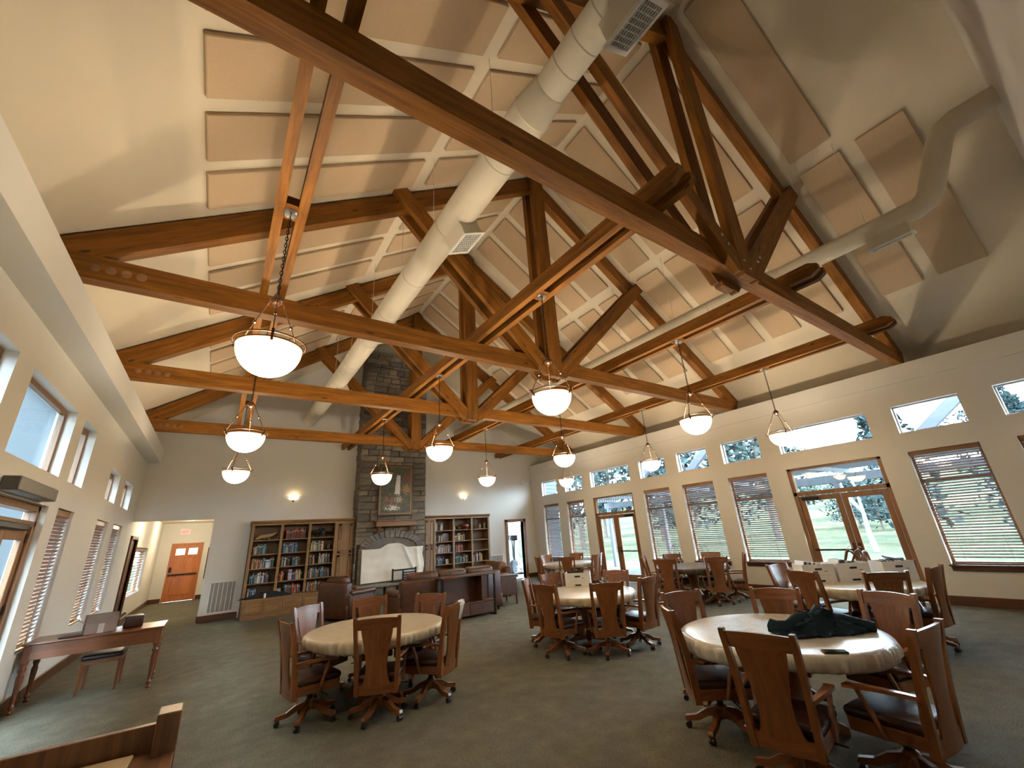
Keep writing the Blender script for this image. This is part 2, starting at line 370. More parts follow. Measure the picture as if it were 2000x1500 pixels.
# far wall with hall opening and gym doorway, gable above
def gable(y0, y1):
    def f(mb):
        e = 0.02; pts = [(-2.45, LEDGE - 0.3), (11.5, LEDGE - 0.3), (11.5, zc(11.5) + e), (XC, ZR + e), (-2.45, zc(-2.45) + e)]
        mb.prism(pts, 'y', y0, y1)
    return f
FD = (9.27, 10.01, 0.0, 2.04)
wall_open('wall_far', 'y', YF, 0.17, XL, XR, 0.0, 3.95, [(XL, -0.13, 0.0, 2.46), FD], 'wall', gable(YF, YF + 0.17))
wall_open('wall_near', 'y', YN, -0.17, XL, XR, 0.0, 3.95, [], 'wall', gable(YN, YN - 0.17))
# floor, ceiling
struct(MB().box(XL - 0.2, XR + 0.18, YN - 0.17, 21.9, -0.12, 0.0).build('floor', 'carpet'), 'grey-brown loop carpet covering the whole hall floor', 'floor')
mb = MB()
for sgn in (-1, 1):
    xe = XC + sgn * 7.0
    mb.add([(XC, YN - 0.17, ZR), (XC, YF + 0.17, ZR), (xe, YF + 0.17, zc(xe)), (xe, YN - 0.17, zc(xe)),
            (XC, YN - 0.17, ZR + 0.2), (XC, YF + 0.17, ZR + 0.2), (xe, YF + 0.17, zc(xe) + 0.2), (xe, YN - 0.17, zc(xe) + 0.2)],
           [(0, 1, 2, 3), (7, 6, 5, 4), (3, 2, 6, 7), (0, 3, 7, 4), (1, 5, 6, 2)])
ceiling = struct(mb.build('ceiling', 'ceil'), 'cream vaulted ceiling set with tan acoustic panels', 'ceiling')
# acoustic panels
ln = math.hypot(2.43, 2.43 * SL)
pm = MB().rbox(-ln / 2, ln / 2, -0.292, 0.292, -0.048, 0.0, 0.008, 1).mesh('acoustic_panel', 'panel')
rows = [(0.91, 1.49), (2.12, 2.70), (2.88, 3.46), (3.64, 4.22), (4.40, 4.985), (5.64, 6.22), (6.40, 6.98), (7.16, 7.74), (8.64, 9.22), (9.40, 9.98), (10.16, 10.74), (10.92, 11.50)]
ang = math.atan(SL)
def panel(x0, x1, y0, y1):
    xm = (x0 + x1) / 2; o = ob('acoustic_panel', pm, ceiling); o.location = (xm, (y0 + y1) / 2, zc(xm))
    o.rotation_euler = (0, ang if xm > XC else -ang, 0)
for (a, b) in rows:
    panel(-0.66, 1.77, a, b); panel(2.0, 4.43, a, b); panel(4.66, 7.08, a, b); panel(7.31, 9.73, a, b)
panel(7.31, 9.73, 0.12, 0.705)
# baseboards
def bb(name, x0, x1, y0, y1): struct(MB().rbox(x0, x1, y0, y1, 0.0, 0.15, 0.005, 1).build(name, 'dtrimY' if (y1 - y0) > (x1 - x0) else 'dtrimX'))
ys = [YN] + [v for r_ in RD for v in (r_[0] - 0.06, r_[1] + 0.06)] + [YF]
for i in range(0, len(ys), 2): bb('baseboard_right', XR - 0.02, XR, ys[i], ys[i + 1])
bb('baseboard_left', XL, XL + 0.02, YN, 5.76); bb('baseboard_left', XL, XL + 0.02, 7.65, 14.25); bb('baseboard_left', XL, XL + 0.02, 15.5, 21.44)
bb('baseboard_far', -0.13, 0.70, YF - 0.02, YF); bb('baseboard_far', 8.2, 9.15, YF - 0.02, YF); bb('baseboard_far', 10.14, XR, YF - 0.02, YF)

# ------------------------------------------------------------------ hall beyond the opening
YD = 21.44
struct(MB().box(-0.13, 0.02, YF + 0.17, YD + 0.2, 0, 2.8).build('wall_hall_right', 'wall'))
wall_open('wall_hall_end', 'y', YD, 0.15, XL, -0.13, 0.0, 2.8, [(-1.36, -0.44, 0.0, 2.0)], 'wall')
struct(MB().box(XL - 0.2, 0.02, YF + 0.17, YD + 0.2, 2.80, 2.95).build('ceiling_hall', 'ceil'))
bb('baseboard_hall', XL, -1.42, YD - 0.02, YD); bb('baseboard_hall', -0.38, -0.13, YD - 0.02, YD); bb('baseboard_hall', -0.15, -0.13, YF + 0.2, YD)
dr = struct(empty('door_1', (-0.90, YD, 0)), 'orange wooden panelled door with two panes at the hall end', 'door')
MB().rbox(-0.46, 0.46, 0.03, 0.075, 0.01, 2.0, 0.004, 1).build('door_leaf', 'doorZ', dr)
mb = MB()
for x0, x1, z0, z1 in [(-0.50, -0.455, 0, 2.05), (0.455, 0.50, 0, 2.05), (-0.50, 0.50, 2.0, 2.05)]: mb.rbox(x0, x1, -0.02, 0.1, z0, z1, 0.004, 1)
mb.build('door_frame', 'doorZ', dr)
for x0, x1, z0, z1 in [(-0.34, -0.03, 0.22, 0.80), (0.03, 0.34, 0.22, 0.80), (-0.34, -0.03, 0.98, 1.52), (0.03, 0.34, 0.98, 1.52)]:
    MB().rbox(x0, x1, 0.016, 0.03, z0, z1, 0.012, 1).build('door_panel', 'doorZ', dr)
for x0, x1 in [(-0.36, -0.03), (0.03, 0.36)]:
    f_ = MB().rbox(x0, x1, 0.015, 0.04, 1.60, 1.88, 0.01, 1).build('pane_frame', 'doorX', dr)
    MB().rbox(x0 + 0.025, x1 - 0.025, 0.010, 0.016, 1.625, 1.855, 0.02, 2).build('pane', emis('pane_daylight_glow', (0.62, 0.86, 1.0), 0.85), f_)  # panes glow by themselves to stand for daylight behind the door
MB().rbox(-0.46, 0.44, -0.03, 0.005, 0.90, 0.95, 0.01, 1).build('push_bar', 'black', dr)
MB().rbox(-0.45, -0.37, -0.02, 0.03, 1.02, 1.20, 0.01, 1).build('lock_case', 'black', dr)
sg = tag(empty('exit_sign', (-1.055, YD - 0.05, 2.47)), 'small lit exit sign with red letters above the hall door', 'sign')
MB().rbox(-0.17, 0.17, -0.01, 0.05, -0.12, 0.12, 0.01, 1).build('housing', 'white', sg)
MB().box(-0.11, 0.11, -0.014, -0.010, -0.085, 0.085).build('face', 'exit_face', sg)
tx = bpy.data.curves.new('exit_text', 'FONT'); tx.body = 'EXIT'; tx.size = 0.105; tx.align_x = 'CENTER'; tx.align_y = 'CENTER'; tx.extrude = 0.002
tmp = bpy.data.objects.new('tmp_text', tx); COL.objects.link(tmp); bpy.context.view_layer.update(); tme = bpy.data.meshes.new_from_object(tmp.evaluated_get(bpy.context.evaluated_depsgraph_get())); bpy.data.objects.remove(tmp)
tme.materials.clear(); tme.materials.append(M['exit_red']); to = ob('lettering', tme, sg, (0, -0.018, 0)); to.rotation_euler = (R(90), 0, 0)
# hall ceiling lamp and wall sconce
dl = tag(empty('ceiling_downlight', (-0.85, 15.6, 2.80)), 'round recessed ceiling lamp just inside the hall', 'light')
MB().lathe([(0.0, -0.02), (0.085, -0.02), (0.085, -0.012)], 20).build('lens', 'halllight', dl); MB().lathe([(0.085, -0.03), (0.12, -0.02), (0.12, 0.0), (0.085, 0.0)], 20).build('trim_ring', 'white', dl, 40)
light('POINT', 'downlight_lamp', (-0.85, 15.6, 2.60), 26, (1, 0.84, 0.58), 0.09)
dl2 = copy_tree(dl); dl2.location = (-0.85, 19.4, 2.80); dl2['label'] = 'round recessed ceiling lamp deep in the hall near the orange door'
light('POINT', 'downlight_lamp', (-0.85, 19.4, 2.60), 26, (1, 0.84, 0.58), 0.09)
# hall notice board: dark vertical strip on hall right wall
tag(MB().rbox(-0.165, -0.131, 15.5, 16.7, 0.95, 1.78, 0.006, 1).build('notice_board', 'dtrimZ'), 'thin dark framed board on the right wall of the hall', 'board')

# ------------------------------------------------------------------ windows, blinds, glass doors
wn = [0]
def window(x, y0, y1, z0, z1, side, mat='vinyl', fr=0.045):
    wn[0] += 1
    o = struct(empty('window_%d' % wn[0], (x, (y0 + y1) / 2, z0)))
    h = (y1 - y0) / 2; H = z1 - z0
    mb = MB()
    for a in ((-h, h, 0, fr), (-h, h, H - fr, H), (-h, -h + fr, fr, H - fr), (h - fr, h, fr, H - fr)): mb.rbox(-0.03, 0.03, *a, 0.004, 1)
    mb.build('window_frame', mat, o)
    MB().box(-0.004, 0.004, -h + fr, h - fr, fr, H - fr).build('pane', 'glass', o)
    return o
for a, b in RW:
    window(XR + 0.13, a, b, CZ0, CZ1, 1, 'vinyl', 0.026)
    w_ = window(XR + 0.13, a, b, WZ0, WZ1, 1, 'trimZ')
    MB().rbox(-0.028, 0.028, -(b - a) / 2 + 0.045, (b - a) / 2 - 0.045, 1.40, 1.45, 0.004, 1).build('crossbar', 'trimY', w_)
    MB().rbox(-0.19, -0.03, -(b - a) / 2 - 0.03, (b - a) / 2 + 0.03, -0.025, 0.0, 0.006, 1).build('window_sill', 'dtrimY', w_)
    MB().rbox(-0.155, -0.135, -(b - a) / 2 - 0.01, (b - a) / 2 + 0.01, -0.10, -0.026, 0.004, 1).build('apron', 'dtrimY', w_)
for a, b in RD: window(XR + 0.13, a, b, CZ0, CZ1, 1, 'vinyl', 0.026)
for a, b, c, d in LC: window(XL - 0.13, a, b, c, d, -1, 'trimZ', 0.06)
for a, b, c, d in LW: window(XL - 0.13, a, b, c, d, -1, 'trimZ', 0.06)
window(XL - 0.13, *HALLWIN, -1, 'trimZ')
slat_cache = {}
def blind(x, y0, y1, z0, z1, label, tilt, group, raised=0.0, step=0.047, nx=1):
    o = tag(empty('window_blind', (x, (y0 + y1) / 2, z1)), label, 'blind', group)
    w = (y1 - y0) / 2 - 0.012; H = z1 - z0
    MB().rbox(-0.035, 0.025, -w, w, -0.085, -0.002, 0.006, 1).build('valance', 'trimY', o)
    key = (round(w, 3),)
    if key not in slat_cache: slat_cache[key] = MB().box(-0.0235, 0.0235, -w + 0.006, w - 0.006, -0.0014, 0.0014).mesh('slat', 'blind')
    n = int((H - 0.085 - 0.045) / step)
    for i in range(n):
        s_ = ob('slat', slat_cache[key], o); s_.location = (0, 0, -0.105 - i * step); s_.rotation_euler = (0, tilt, 0)
    MB().rbox(-0.022, 0.022, -w + 0.006, w - 0.006, -H + 0.004, -H + 0.022, 0.004, 1).build('bottom_rail', 'trimY', o)
    for k in (-0.6, 0.6): MB().beam((-0.026, w * k, -0.08), (-0.026, w * k, -H + 0.02), 0.012, 0.002).build('ladder_cord', 'trimZ', o)
    return o
nm = {0: 'at the right edge of the picture', 1: 'right of the near glass doors', 2: 'just left of the near glass doors', 3: 'second left of the near glass doors', 4: 'just right of the far glass doors', 5: 'just left of the far glass doors', 6: 'nearest the far right corner'}
for i, (a, b) in enumerate(RW):
    blind(XR + 0.055, a, b, WZ0, WZ1, 'brown wooden window blind on the right wall, ' + nm[i], R(28), 'blinds on the window wall')
ln_ = {0: 'nearest, left of the exit door', 1: 'tall blind right of the exit door', 2: 'middle of the left wall row', 3: 'last before the hall'}
for i, (a, b, c, d) in enumerate(LW):
    blind(XL - 0.055, a, b, c, d, 'brown wooden window blind on the left wall, ' + ln_[i], R(-48), 'blinds on the left wall')
blind(XL - 0.06, HALLWIN[0], HALLWIN[1], HALLWIN[2], HALLWIN[3], 'wide wooden blind on the hall window, slats catching warm light', R(-35), None, step=0.075)
# framed doorway in the hall's left wall
dr = struct(empty('door_2', (XL, 14.9, 0)), 'dark framed doorway on the left wall inside the hall', 'door')
mb = MB()
for y0, y1, z0, z1 in [(-0.58, -0.50, 0, 2.13), (0.50, 0.58, 0, 2.13), (-0.58, 0.58, 2.06, 2.14)]: mb.rbox(-0.05, 0.035, y0, y1, z0, z1, 0.006, 1)
mb.build('door_frame', 'dtrimZ', dr); MB().rbox(-0.08, -0.035, -0.5, 0.5, 0.01, 2.05, 0.005, 1).build('door_leaf', 'dtrimZ', dr)
MB().tube([(-0.035, 0.42, 1.0), (0.03, 0.42, 1.0), (0.03, 0.32, 1.0)], 0.011).build('door_handle', 'black', dr, 50)

dcount = [2]
def glass_doors(y0, y1, closer_on, label):
    dcount[0] += 1
    o = struct(empty('door_%d' % dcount[0], (XR, (y0 + y1) / 2, 0)), label, 'door')
    h = (y1 - y0) / 2
    mb = MB()
    for a in ((-h, -h + 0.075, 0, DZ1), (h - 0.075, h, 0, DZ1), (-h, h, DZ1 - 0.05, DZ1), (-h, h, 2.0, 2.085)): mb.rbox(0.03, 0.15, *a, 0.006, 1)
    mb.build('door_frame', 'trimZ', o)
    MB().box(0.085, 0.093, -h + 0.075, h - 0.075, 2.085, DZ1 - 0.05).build('transom_pane', 'glass', o)
    for s in (-1, 1):
        a, b = (-h + 0.08, -0.004) if s < 0 else (0.004, h - 0.08)
        mb = MB(); st = 0.105
        for q in ((a, a + st, 0.012, 1.99), (b - st, b, 0.012, 1.99), (a + st, b - st, 1.885, 1.99), (a + st, b - st, 0.012, 0.22)): mb.rbox(0.06, 0.105, *q, 0.005, 1)
        lf = mb.build('door_leaf', 'trimZ', o)
        MB().box(0.079, 0.087, a + st - 0.01, b - st + 0.01, 0.21, 1.895).build('pane', 'glass', lf)
        MB().rbox(0.105, 0.108, a, b, 0.012, 0.2, 0.001, 1).build('kick_plate', 'bronze', lf)
        ym = b - 0.05 if s < 0 else a + 0.05
        MB().rbox(0.045, 0.06, ym - 0.03, ym + 0.03, 0.80, 1.02, 0.01, 1).build('lock_plate', 'bronze', lf)
        if s == closer_on:
            MB().rbox(0.015, 0.04, a + 0.03, b - 0.03, 0.87, 0.905, 0.008, 1).build('push_bar', 'black', lf)
            cy = b - 0.22 if s > 0 else a + 0.22
            MB().rbox(0.0, 0.06, cy - 0.16, cy + 0.16, 1.895, 1.965, 0.01, 1).build('door_closer', 'black', lf)
    return o
glass_doors(*RD[0], 1, 'pair of glazed wooden doors with transom, nearest on the window wall')
glass_doors(*RD[1], -1, 'pair of glazed wooden doors with transom, farther along the window wall')
# left exit door with operator box
dr = struct(empty('door_5', (XL, (LDOOR[0] + LDOOR[1]) / 2, 0)), 'pale wooden exit door at the left edge under a dark operator box', 'door')
h = (LDOOR[1] - LDOOR[0]) / 2
mb = MB()
for a in ((-h, -h + 0.08, 0, 2.27), (h - 0.08, h, 0, 2.27), (-h, h, 2.20, 2.27), (-h, h, 2.03, 2.09)): mb.rbox(-0.17, -0.06, *a, 0.006, 1)
mb.build('door_frame', 'trimZ', dr)
MB().box(-0.12, -0.112, -h + 0.08, h - 0.08, 2.09, 2.20).build('transom_pane', 'glass', dr)
for s in (-1, 1):
    a, b = (-h + 0.085, -0.004) if s < 0 else (0.004, h - 0.085)
    mb = MB()
    for q in ((a, a + 0.12, 0.012, 2.02), (b - 0.12, b, 0.012, 2.02), (a + 0.12, b - 0.12, 1.88, 2.02), (a + 0.12, b - 0.12, 0.012, 0.26)): mb.rbox(-0.135, -0.09, *q, 0.005, 1)
    lf = mb.build('door_leaf', 'trimZ', dr); MB().box(-0.117, -0.109, a + 0.11, b - 0.11, 0.25, 1.89).build('pane', 'glass', lf)
    hb = b if s > 0 else a
    for z in (0.3, 1.1, 1.85): MB().rbox(-0.095, -0.075, hb - 0.03, hb + 0.03, z, z + 0.1, 0.004, 1).build('hinge', 'black', lf)
mb = MB().rbox(-0.09, -0.04, -h + 0.1, h - 0.25, 1.98, 2.05, 0.01, 1); mb.build('closer_arm', 'black', dr)
bx_ = tag(empty('door_operator', (XL, 6.60, 2.29)), 'dark grey door operator box on the left wall', 'door operator')
MB().rbox(0.0, 0.13, -0.62, 0.60, 0.0, 0.135, 0.01, 2).build('cover', 'grey', bx_); MB().rbox(0.005, 0.125, 0.6, 0.615, 0.005, 0.13, 0.004, 1).build('end_cap', 'blackplastic', bx_)
# gym doorway
dr = struct(empty('door_6', (9.64, YF, 0)), 'wood-trimmed open doorway to the exercise room', 'door')
mb = MB()
for x0, x1, z0, z1 in [(-0.49, -0.37, 0, 2.14), (0.37, 0.49, 0, 2.14), (-0.49, 0.49, 2.04, 2.145)]: mb.rbox(x0, x1, -0.025, 0.19, z0, z1, 0.006, 1)
mb.build('door_frame', 'trimZ', dr)
struct(MB().box(8.2, 11.9, YF + 0.17, 18.2, -0.12, 0.001).build('floor_gym', plain('gym_floor', (0.35, 0.40, 0.42), 0.5)))
wall_open('wall_gym_back', 'y', 18.0, 0.15, 8.2, 11.9, 0, 3.0, [(9.5, 11.7, 0.6, 2.6)], 'gymwall')
struct(MB().box(8.05, 8.2, YF + 0.17, 18.2, 0, 3.0).build('wall_gym_left', 'gymwall'))
wall_open('wall_gym_right', 'x', 11.9, 0.15, YF + 0.17, 18.2, 0, 3.0, [(14.8, 17.4, 0.5, 2.6)], 'gymwall')
M['siding'] = plain('pale_siding', (0.05, 0.06, 0.07), 0.7, spec=0.0)
gf = struct(MB().box(10.79, 12.05, YF + 0.17, YF + 0.32, 0, 4.6).build('wall_gym_front', 'siding'))
for k in range(30): MB().prism([(0.0, 0.152 * k), (-0.022, 0.152 * k), (-0.006, 0.152 * (k + 1)), (0.0, 0.152 * (k + 1))], 'x', 10.79, 12.05).build('siding_board', 'siding', gf).location = (0, YF + 0.17, 0)
struct(MB().box(8.05, 12.05, YF + 0.17, 18.2, 3.0, 3.12).build('ceiling_gym', 'gymwall'))
for nm_, mbx, lo in (('window_gym_1', MB().box(-1.1, 1.1, -0.004, 0.004, 0, 2.0), (10.6, 18.08, 0.6)), ('window_gym_2', MB().box(-0.004, 0.004, -1.3, 1.3, 0, 2.1), (11.98, 16.1, 0.5))):
    w_ = struct(empty(nm_, lo)); mbx.build('pane', 'glass', w_)
    mb = MB()
    if nm_.endswith('1'):
        for x in (-1.1, 0.0, 1.1): mb.rbox(x - 0.03, x + 0.03, -0.03, 0.03, 0, 2.0, 0.004, 1)
        for z in (0.03, 1.4, 1.97): mb.rbox(-1.1, 1.1, -0.03, 0.03, z - 0.03, z + 0.03, 0.004, 1)
    else:
        for y in (-1.3, 0, 1.3): mb.rbox(-0.03, 0.03, y - 0.03, y + 0.03, 0, 2.1, 0.004, 1)
    mb.build('window_frame', 'white', w_)

# ------------------------------------------------------------------ trusses
CT = 0.155  # chord thickness
CB, CTOP = LEDGE, 4.51
WXF, WZF = 0.17, 4.33
def board(name, p0, p1, w, t, mat, parent, cham=0.0):
    """timber with its length along local X, placed from p0 to p1 in the XZ plane; w = width in plane, t = depth along Y"""
    p0 = Vector(p0); p1 = Vector(p1); d = p1 - p0; L = d.length
    if cham: poly = [(0, -w / 2 + cham), (cham, -w / 2), (L - cham, -w / 2), (L, -w / 2 + cham), (L, w / 2 - cham), (L - cham, w / 2), (cham, w / 2), (0, w / 2 - cham)]
    else: poly = [(0, -w / 2), (L, -w / 2), (L, w / 2), (0, w / 2)]
    o = MB().prism(poly, 'y', -t / 2, t / 2).build(name, mat, parent); o.location = p0; o.rotation_euler = (0, -math.atan2(d.z, d.x), 0); return o
def truss(yb, label):
    o = tag(empty('roof_truss', (XC, yb, CB)), label, 'truss', 'timber roof trusses')
    yc = -CT / 2; hw = 6.24
    poly = [(-hw, 0), (hw, 0), (hw, CTOP - CB), (-hw, CTOP - CB)]
    MB().prism(poly, 'y', -CT, 0.0).build('bottom_chord', 'trussX', o)
    bm_ = None
    rd = 0.29  # rafter depth perpendicular
    n = Vector((SL, 0, 1)).normalized()
    for s in (-1, 1):
        dist = rd / 2 + 0.035
        def rp(ax): return Vector((s * ax, yc, (zc(XC + ax) - CB))) + Vector((-s * n.x, 0, -n.z)) * dist
        board('top_chord', rp(0.0) if True else None, rp(6.42), rd, CT - 0.005, 'trussX', o)
        for yy in (-CT - 0.047, 0.047):
            board('web', (s * 0.12, yy, -0.02), (s * 2.97, yy, 2.72), 0.25, 0.088, 'trussX', o, 0.03)
    zt = ZR - CB - 0.06
    for yy in (-CT - 0.0475, 0.0475):
        poly = [(-0.145, -0.05), (-0.115, -0.10), (0.115, -0.10), (0.145, -0.05), (0.145, zt - 0.10), (0.0, zt), (-0.145, zt - 0.10)]
        MB().prism(poly, 'y', yy - 0.0505, yy + 0.0505).build('king_post', 'trussZ', o)
    for x, z in [(-0.05, 0.1), (0.05, 0.02), (-0.32, 0.22), (-0.42, 0.31), (0.32, 0.22), (0.42, 0.31)]:
        b_ = MB().lathe([(0, -0.012), (0.016, -0.010), (0.02, 0)], 10).build('bolt', 'nickel', o, 40); b_.location = (x, -CT - 0.099, z); b_.rotation_euler = (R(-90), 0, 0)
    for k in range(4):
        b_ = MB().lathe([(0, -0.010), (0.035, -0.008), (0.045, 0)], 14).build('bolt', 'trimX', o, 40); b_.location = (-5.60 - 0.12 * k, -CT, 0.125); b_.rotation_euler = (R(-90), 0, 0)
    return o
TY = [1.90, 5.29, 8.33, 11.86]
for y, l in zip(TY, ['nearest timber roof truss, its tie beam crossing the top of the picture', 'second timber roof truss, behind the near pendant lamps', 'third timber roof truss, in the middle of the room', 'farthest timber roof truss, in front of the stone chimney']): truss(y, l)
# purlin pairs resting on the tie beams
LX = [0.13, 3.07, 6.02, 8.96]; LY = [3.54, 6.72, 10.02]
def purlin(x, label):
    o = tag(empty('purlin', (x, 0, CTOP)), label, 'beam', 'twin purlins over the tie beams')
    poly = [(1.36, 0.055), (1.46, 0.0), (YF - 0.01, 0.0), (YF - 0.01, 0.185), (1.46, 0.185), (1.36, 0.13)]
    for a in (-0.135, 0.052): MB().prism(poly, 'x', a, a + 0.083).build('board', 'trussY', o)
    for y in LY: MB().rbox(-0.051, 0.051, y - 0.11, y + 0.11, 0.0, 0.09, 0.003, 1).build('blocking', 'trussX', o)
for x, l in zip(LX, ['leftmost twin purlin, running past the big lit pendant', 'twin purlin left of the king posts, ending above the near tie beam', 'twin purlin right of the king posts, beside the small duct', 'rightmost twin purlin, nearest the window wall']): purlin(x, l)

# ------------------------------------------------------------------ pendants
def pendant_proto():
    o = empty('pendant_lamp', (0, 0, 0))           # origin at canopy underside
    cz = -1.385                                     # bowl rim height below the canopy
    MB().lathe([(0.0, -0.028), (0.05, -0.026), (0.062, -0.012), (0.065, 0.0), (0.0, 0.0)], 24).build('canopy', 'nickel', o, 40)
    mb = MB(); ztop, zend = -0.02, -0.90; nl = 24
    for k in range(nl):
        zc_ = ztop + (zend - ztop) * (k + 0.5) / nl; r_ = abs(zend - ztop) / nl * 0.66; pts = []
        for q in range(10):
            a = 2 * math.pi * q / 10; u_, w_ = 0.011 * math.cos(a), r_ * math.sin(a)
            pts.append((u_, 0, zc_ + w_) if k % 2 else (0, u_, zc_ + w_))
        mb.tube(pts, 0.0032, 5, True)
    mb.tube([(0.004, 0.004, ztop), (0.004, -0.004, zend)], 0.002, 5)
    mb.build('chain', 'black', o, 60)
    MB().lathe([(0.0, -0.885), (0.028, -0.89), (0.034, -0.91), (0.050, -0.925), (0.052, -0.945), (0.030, -0.975), (0.015, -0.985), (0.013, -1.0), (0.0, -1.0)], 20).build('hub', 'copper', o, 50)
    prof = []
    for k in range(13):
        a = k / 12 * math.pi / 2; prof.append((0.235 * math.sin(a), cz - 0.235 * math.cos(a) - 0.0))
    inner = [(r_ * 0.955, cz + (z_ - cz) * 0.95) for r_, z_ in reversed(prof)]
    prof2 = [(r_, z_) for r_, z_ in prof] + inner
    MB().lathe(prof2, 36).build('bowl', 'bowl', o, 60)
    def ring(z, r, t): return [(r * math.cos(2 * math.pi * k / 40), r * math.sin(2 * math.pi * k / 40), z) for k in range(40)], t
    MB().tube(*ring(cz + 0.004, 0.240, 0.007), 8, True).build('lower_ring', 'copper', o, 60)
    MB().tube(*ring(cz + 0.036, 0.262, 0.006), 8, True).build('upper_ring', 'bronze', o, 60)
    for k in range(3):
        a = 2 * math.pi * k / 3 + 0.5; c, s = math.cos(a), math.sin(a)
        p0 = Vector((0.050 * c, 0.050 * s, -0.93)); p1 = Vector((0.258 * c, 0.258 * s, cz + 0.045))
        rod = MB().tube([p0, p0.lerp(p1, 0.5), p1], 0.0055, 6).build('rod', 'copper', o, 60)
        m_ = p0.lerp(p1, 0.5); MB().lathe([(0, -0.017), (0.013, -0.010), (0.016, 0), (0.013, 0.010), (0, 0.017)], 10, tuple(m_)).build('knuckle', 'copper', rod, 60)
        MB().tube([(0.230 * c, 0.230 * s, cz - 0.02), (0.258 * c, 0.258 * s, cz + 0.02), (0.275 * c, 0.275 * s, cz + 0.045), (0.292 * c, 0.292 * s, cz + 0.040)], [0.012, 0.012, 0.010, 0.012], 6).build('clasp', 'bronze', rod, 60)
    return o
pp = pendant_proto()
rown = ['nearest row', 'middle row', 'far row']
coln = ['over the left aisle', 'second from the left', 'third from the left', 'nearest the window wall']
for j, y in enumerate(LY):
    for i, x in enumerate(LX):
        o = pp if (i == 0 and j == 0) else copy_tree(pp)
        o.location = (x, y, CTOP - 0.001); o.rotation_euler = (0, 0, 0.4 * i + 0.9 * j)
        lab = 'lit bowl pendant lamp, %s, %s' % (rown[j], coln[i])
        if i == 0 and j == 0: lab = 'largest lit bowl pendant lamp, left of centre, ' + rown[j]
        tag(o, lab, 'pendant lamp', 'bowl pendant lamps')
        light('POINT', 'pendant_bulb', (x, y, CTOP - 1.385 - 0.075), LAMP_W, WARM, 0.06)
# wall sconces
def sconce(x, label):
    o = tag(empty('wall_sconce', (x, YF, 3.0)), label, 'sconce', 'sconces on the fireplace wall')
    prof = [(0.02 + 0.12 * math.sin(k / 8 * math.pi / 2), -0.06 * math.cos(k / 8 * math.pi / 2)) for k in range(9)]
    prof += [(r_ * 0.94, z_ * 0.92) for r_, z_ in reversed(prof)]
    MB().lathe(prof, 20, (0, 0, 0), math.pi, 2 * math.pi).build('shade', 'sconce', o, 60)
    MB().rbox(-0.03, 0.03, -0.02, 0.0, -0.12, 0.04, 0.006, 1).build('backplate', 'copper', o)
    for s in (-1, 1): MB().tube([(0, -0.02, -0.02), (s * 0.12, -0.10, 0.01), (s * 0.2, -0.04, 0.05)], 0.006, 6).build('arm', 'copper', o, 60)
    light('POINT', 'sconce_bulb', (x, YF - 0.08, 3.01), 0.9, (1, 0.8, 0.5), 0.03)
sconce(1.71, 'lit wall sconce above the left bookcase'); sconce(7.37, 'lit wall sconce above the right bookcase')
o = tag(empty('emergency_light', (10.24, YF, 3.52)), 'small white emergency light high in the far right corner', 'light')
MB().rbox(-0.14, 0.14, -0.06, 0, -0.06, 0.03, 0.012, 2).build('housing', 'white', o)
for s in (-1, 1):
    h_ = MB().lathe([(0, -0.05), (0.045, -0.045), (0.05, 0.0), (0, 0.0)], 14).build('lamp_head', 'white', o, 40); h_.location = (s * 0.11, -0.06, 0.06); h_.rotation_euler = (R(70), 0, 0)

# ------------------------------------------------------------------ ducts
def duct_body(y0, y1, r, x, z, parent, step=0.34, name='duct_run'):
    n = 28; mb = MB(); mb.tube([(x, y0, z), (x, y1, z)], r, n, False, True); b_ = mb.build(name, 'duct', parent, 40)
    k = 0; y = y0 + step / 2
    while y < y1 and k < 14:
        MB().lathe([(r - 0.002, -0.008), (r + 0.003, -0.004), (r + 0.003, 0.004), (r - 0.002, 0.008)], n).build('seam', 'ductseam', b_, 40).matrix_local = Matrix.Translation((x, y, z)) @ Matrix.Rotation(R(90), 4, 'X')
        y += step; k += 1
    return b_
def diffuser(x, y, z, r, ang_, parent, L=0.40, wd=0.26, dp=0.14, bars=8):
    """square collar with a louvred face, leaning out from the duct at angle ang_ below horizontal"""
    d = empty('diffuser', (x, y, z)); d.parent = parent; d.rotation_euler = (0, ang_, 0)
    MB().rbox(r - 0.05, r + dp, -L / 2, L / 2, -wd / 2, wd / 2, 0.006, 1).build('collar', 'duct', d)
    mb = MB(); a = r + dp
    for q in ((-L / 2 - 0.03, L / 2 + 0.03, wd / 2 - 0.01, wd / 2 + 0.03), (-L / 2 - 0.03, L / 2 + 0.03, -wd / 2 - 0.03, -wd / 2 + 0.01), (-L / 2 - 0.03, -L / 2 + 0.01, -wd / 2, wd / 2), (L / 2 - 0.01, L / 2 + 0.03, -wd / 2, wd / 2)): mb.rbox(a, a + 0.02, *q, 0.004, 1)
    mb.build('face_frame', 'grille', d)
    MB().box(a - 0.002, a + 0.001, -L / 2, L / 2, -wd / 2, wd / 2).build('throat', 'grilledark', d)
    for k in range(1, bars): MB().box(a + 0.002, a + 0.014, -L / 2, L / 2, -wd / 2 + wd * k / bars - 0.0035, -wd / 2 + wd * k / bars + 0.0035).build('louvre', 'grille', d)
    for k in range(1, 8): MB().box(a + 0.004, a + 0.012, -L / 2 + L * k / 8 - 0.0025, -L / 2 + L * k / 8 + 0.0025, -wd / 2, wd / 2).build('louvre', 'grille', d)
    return d
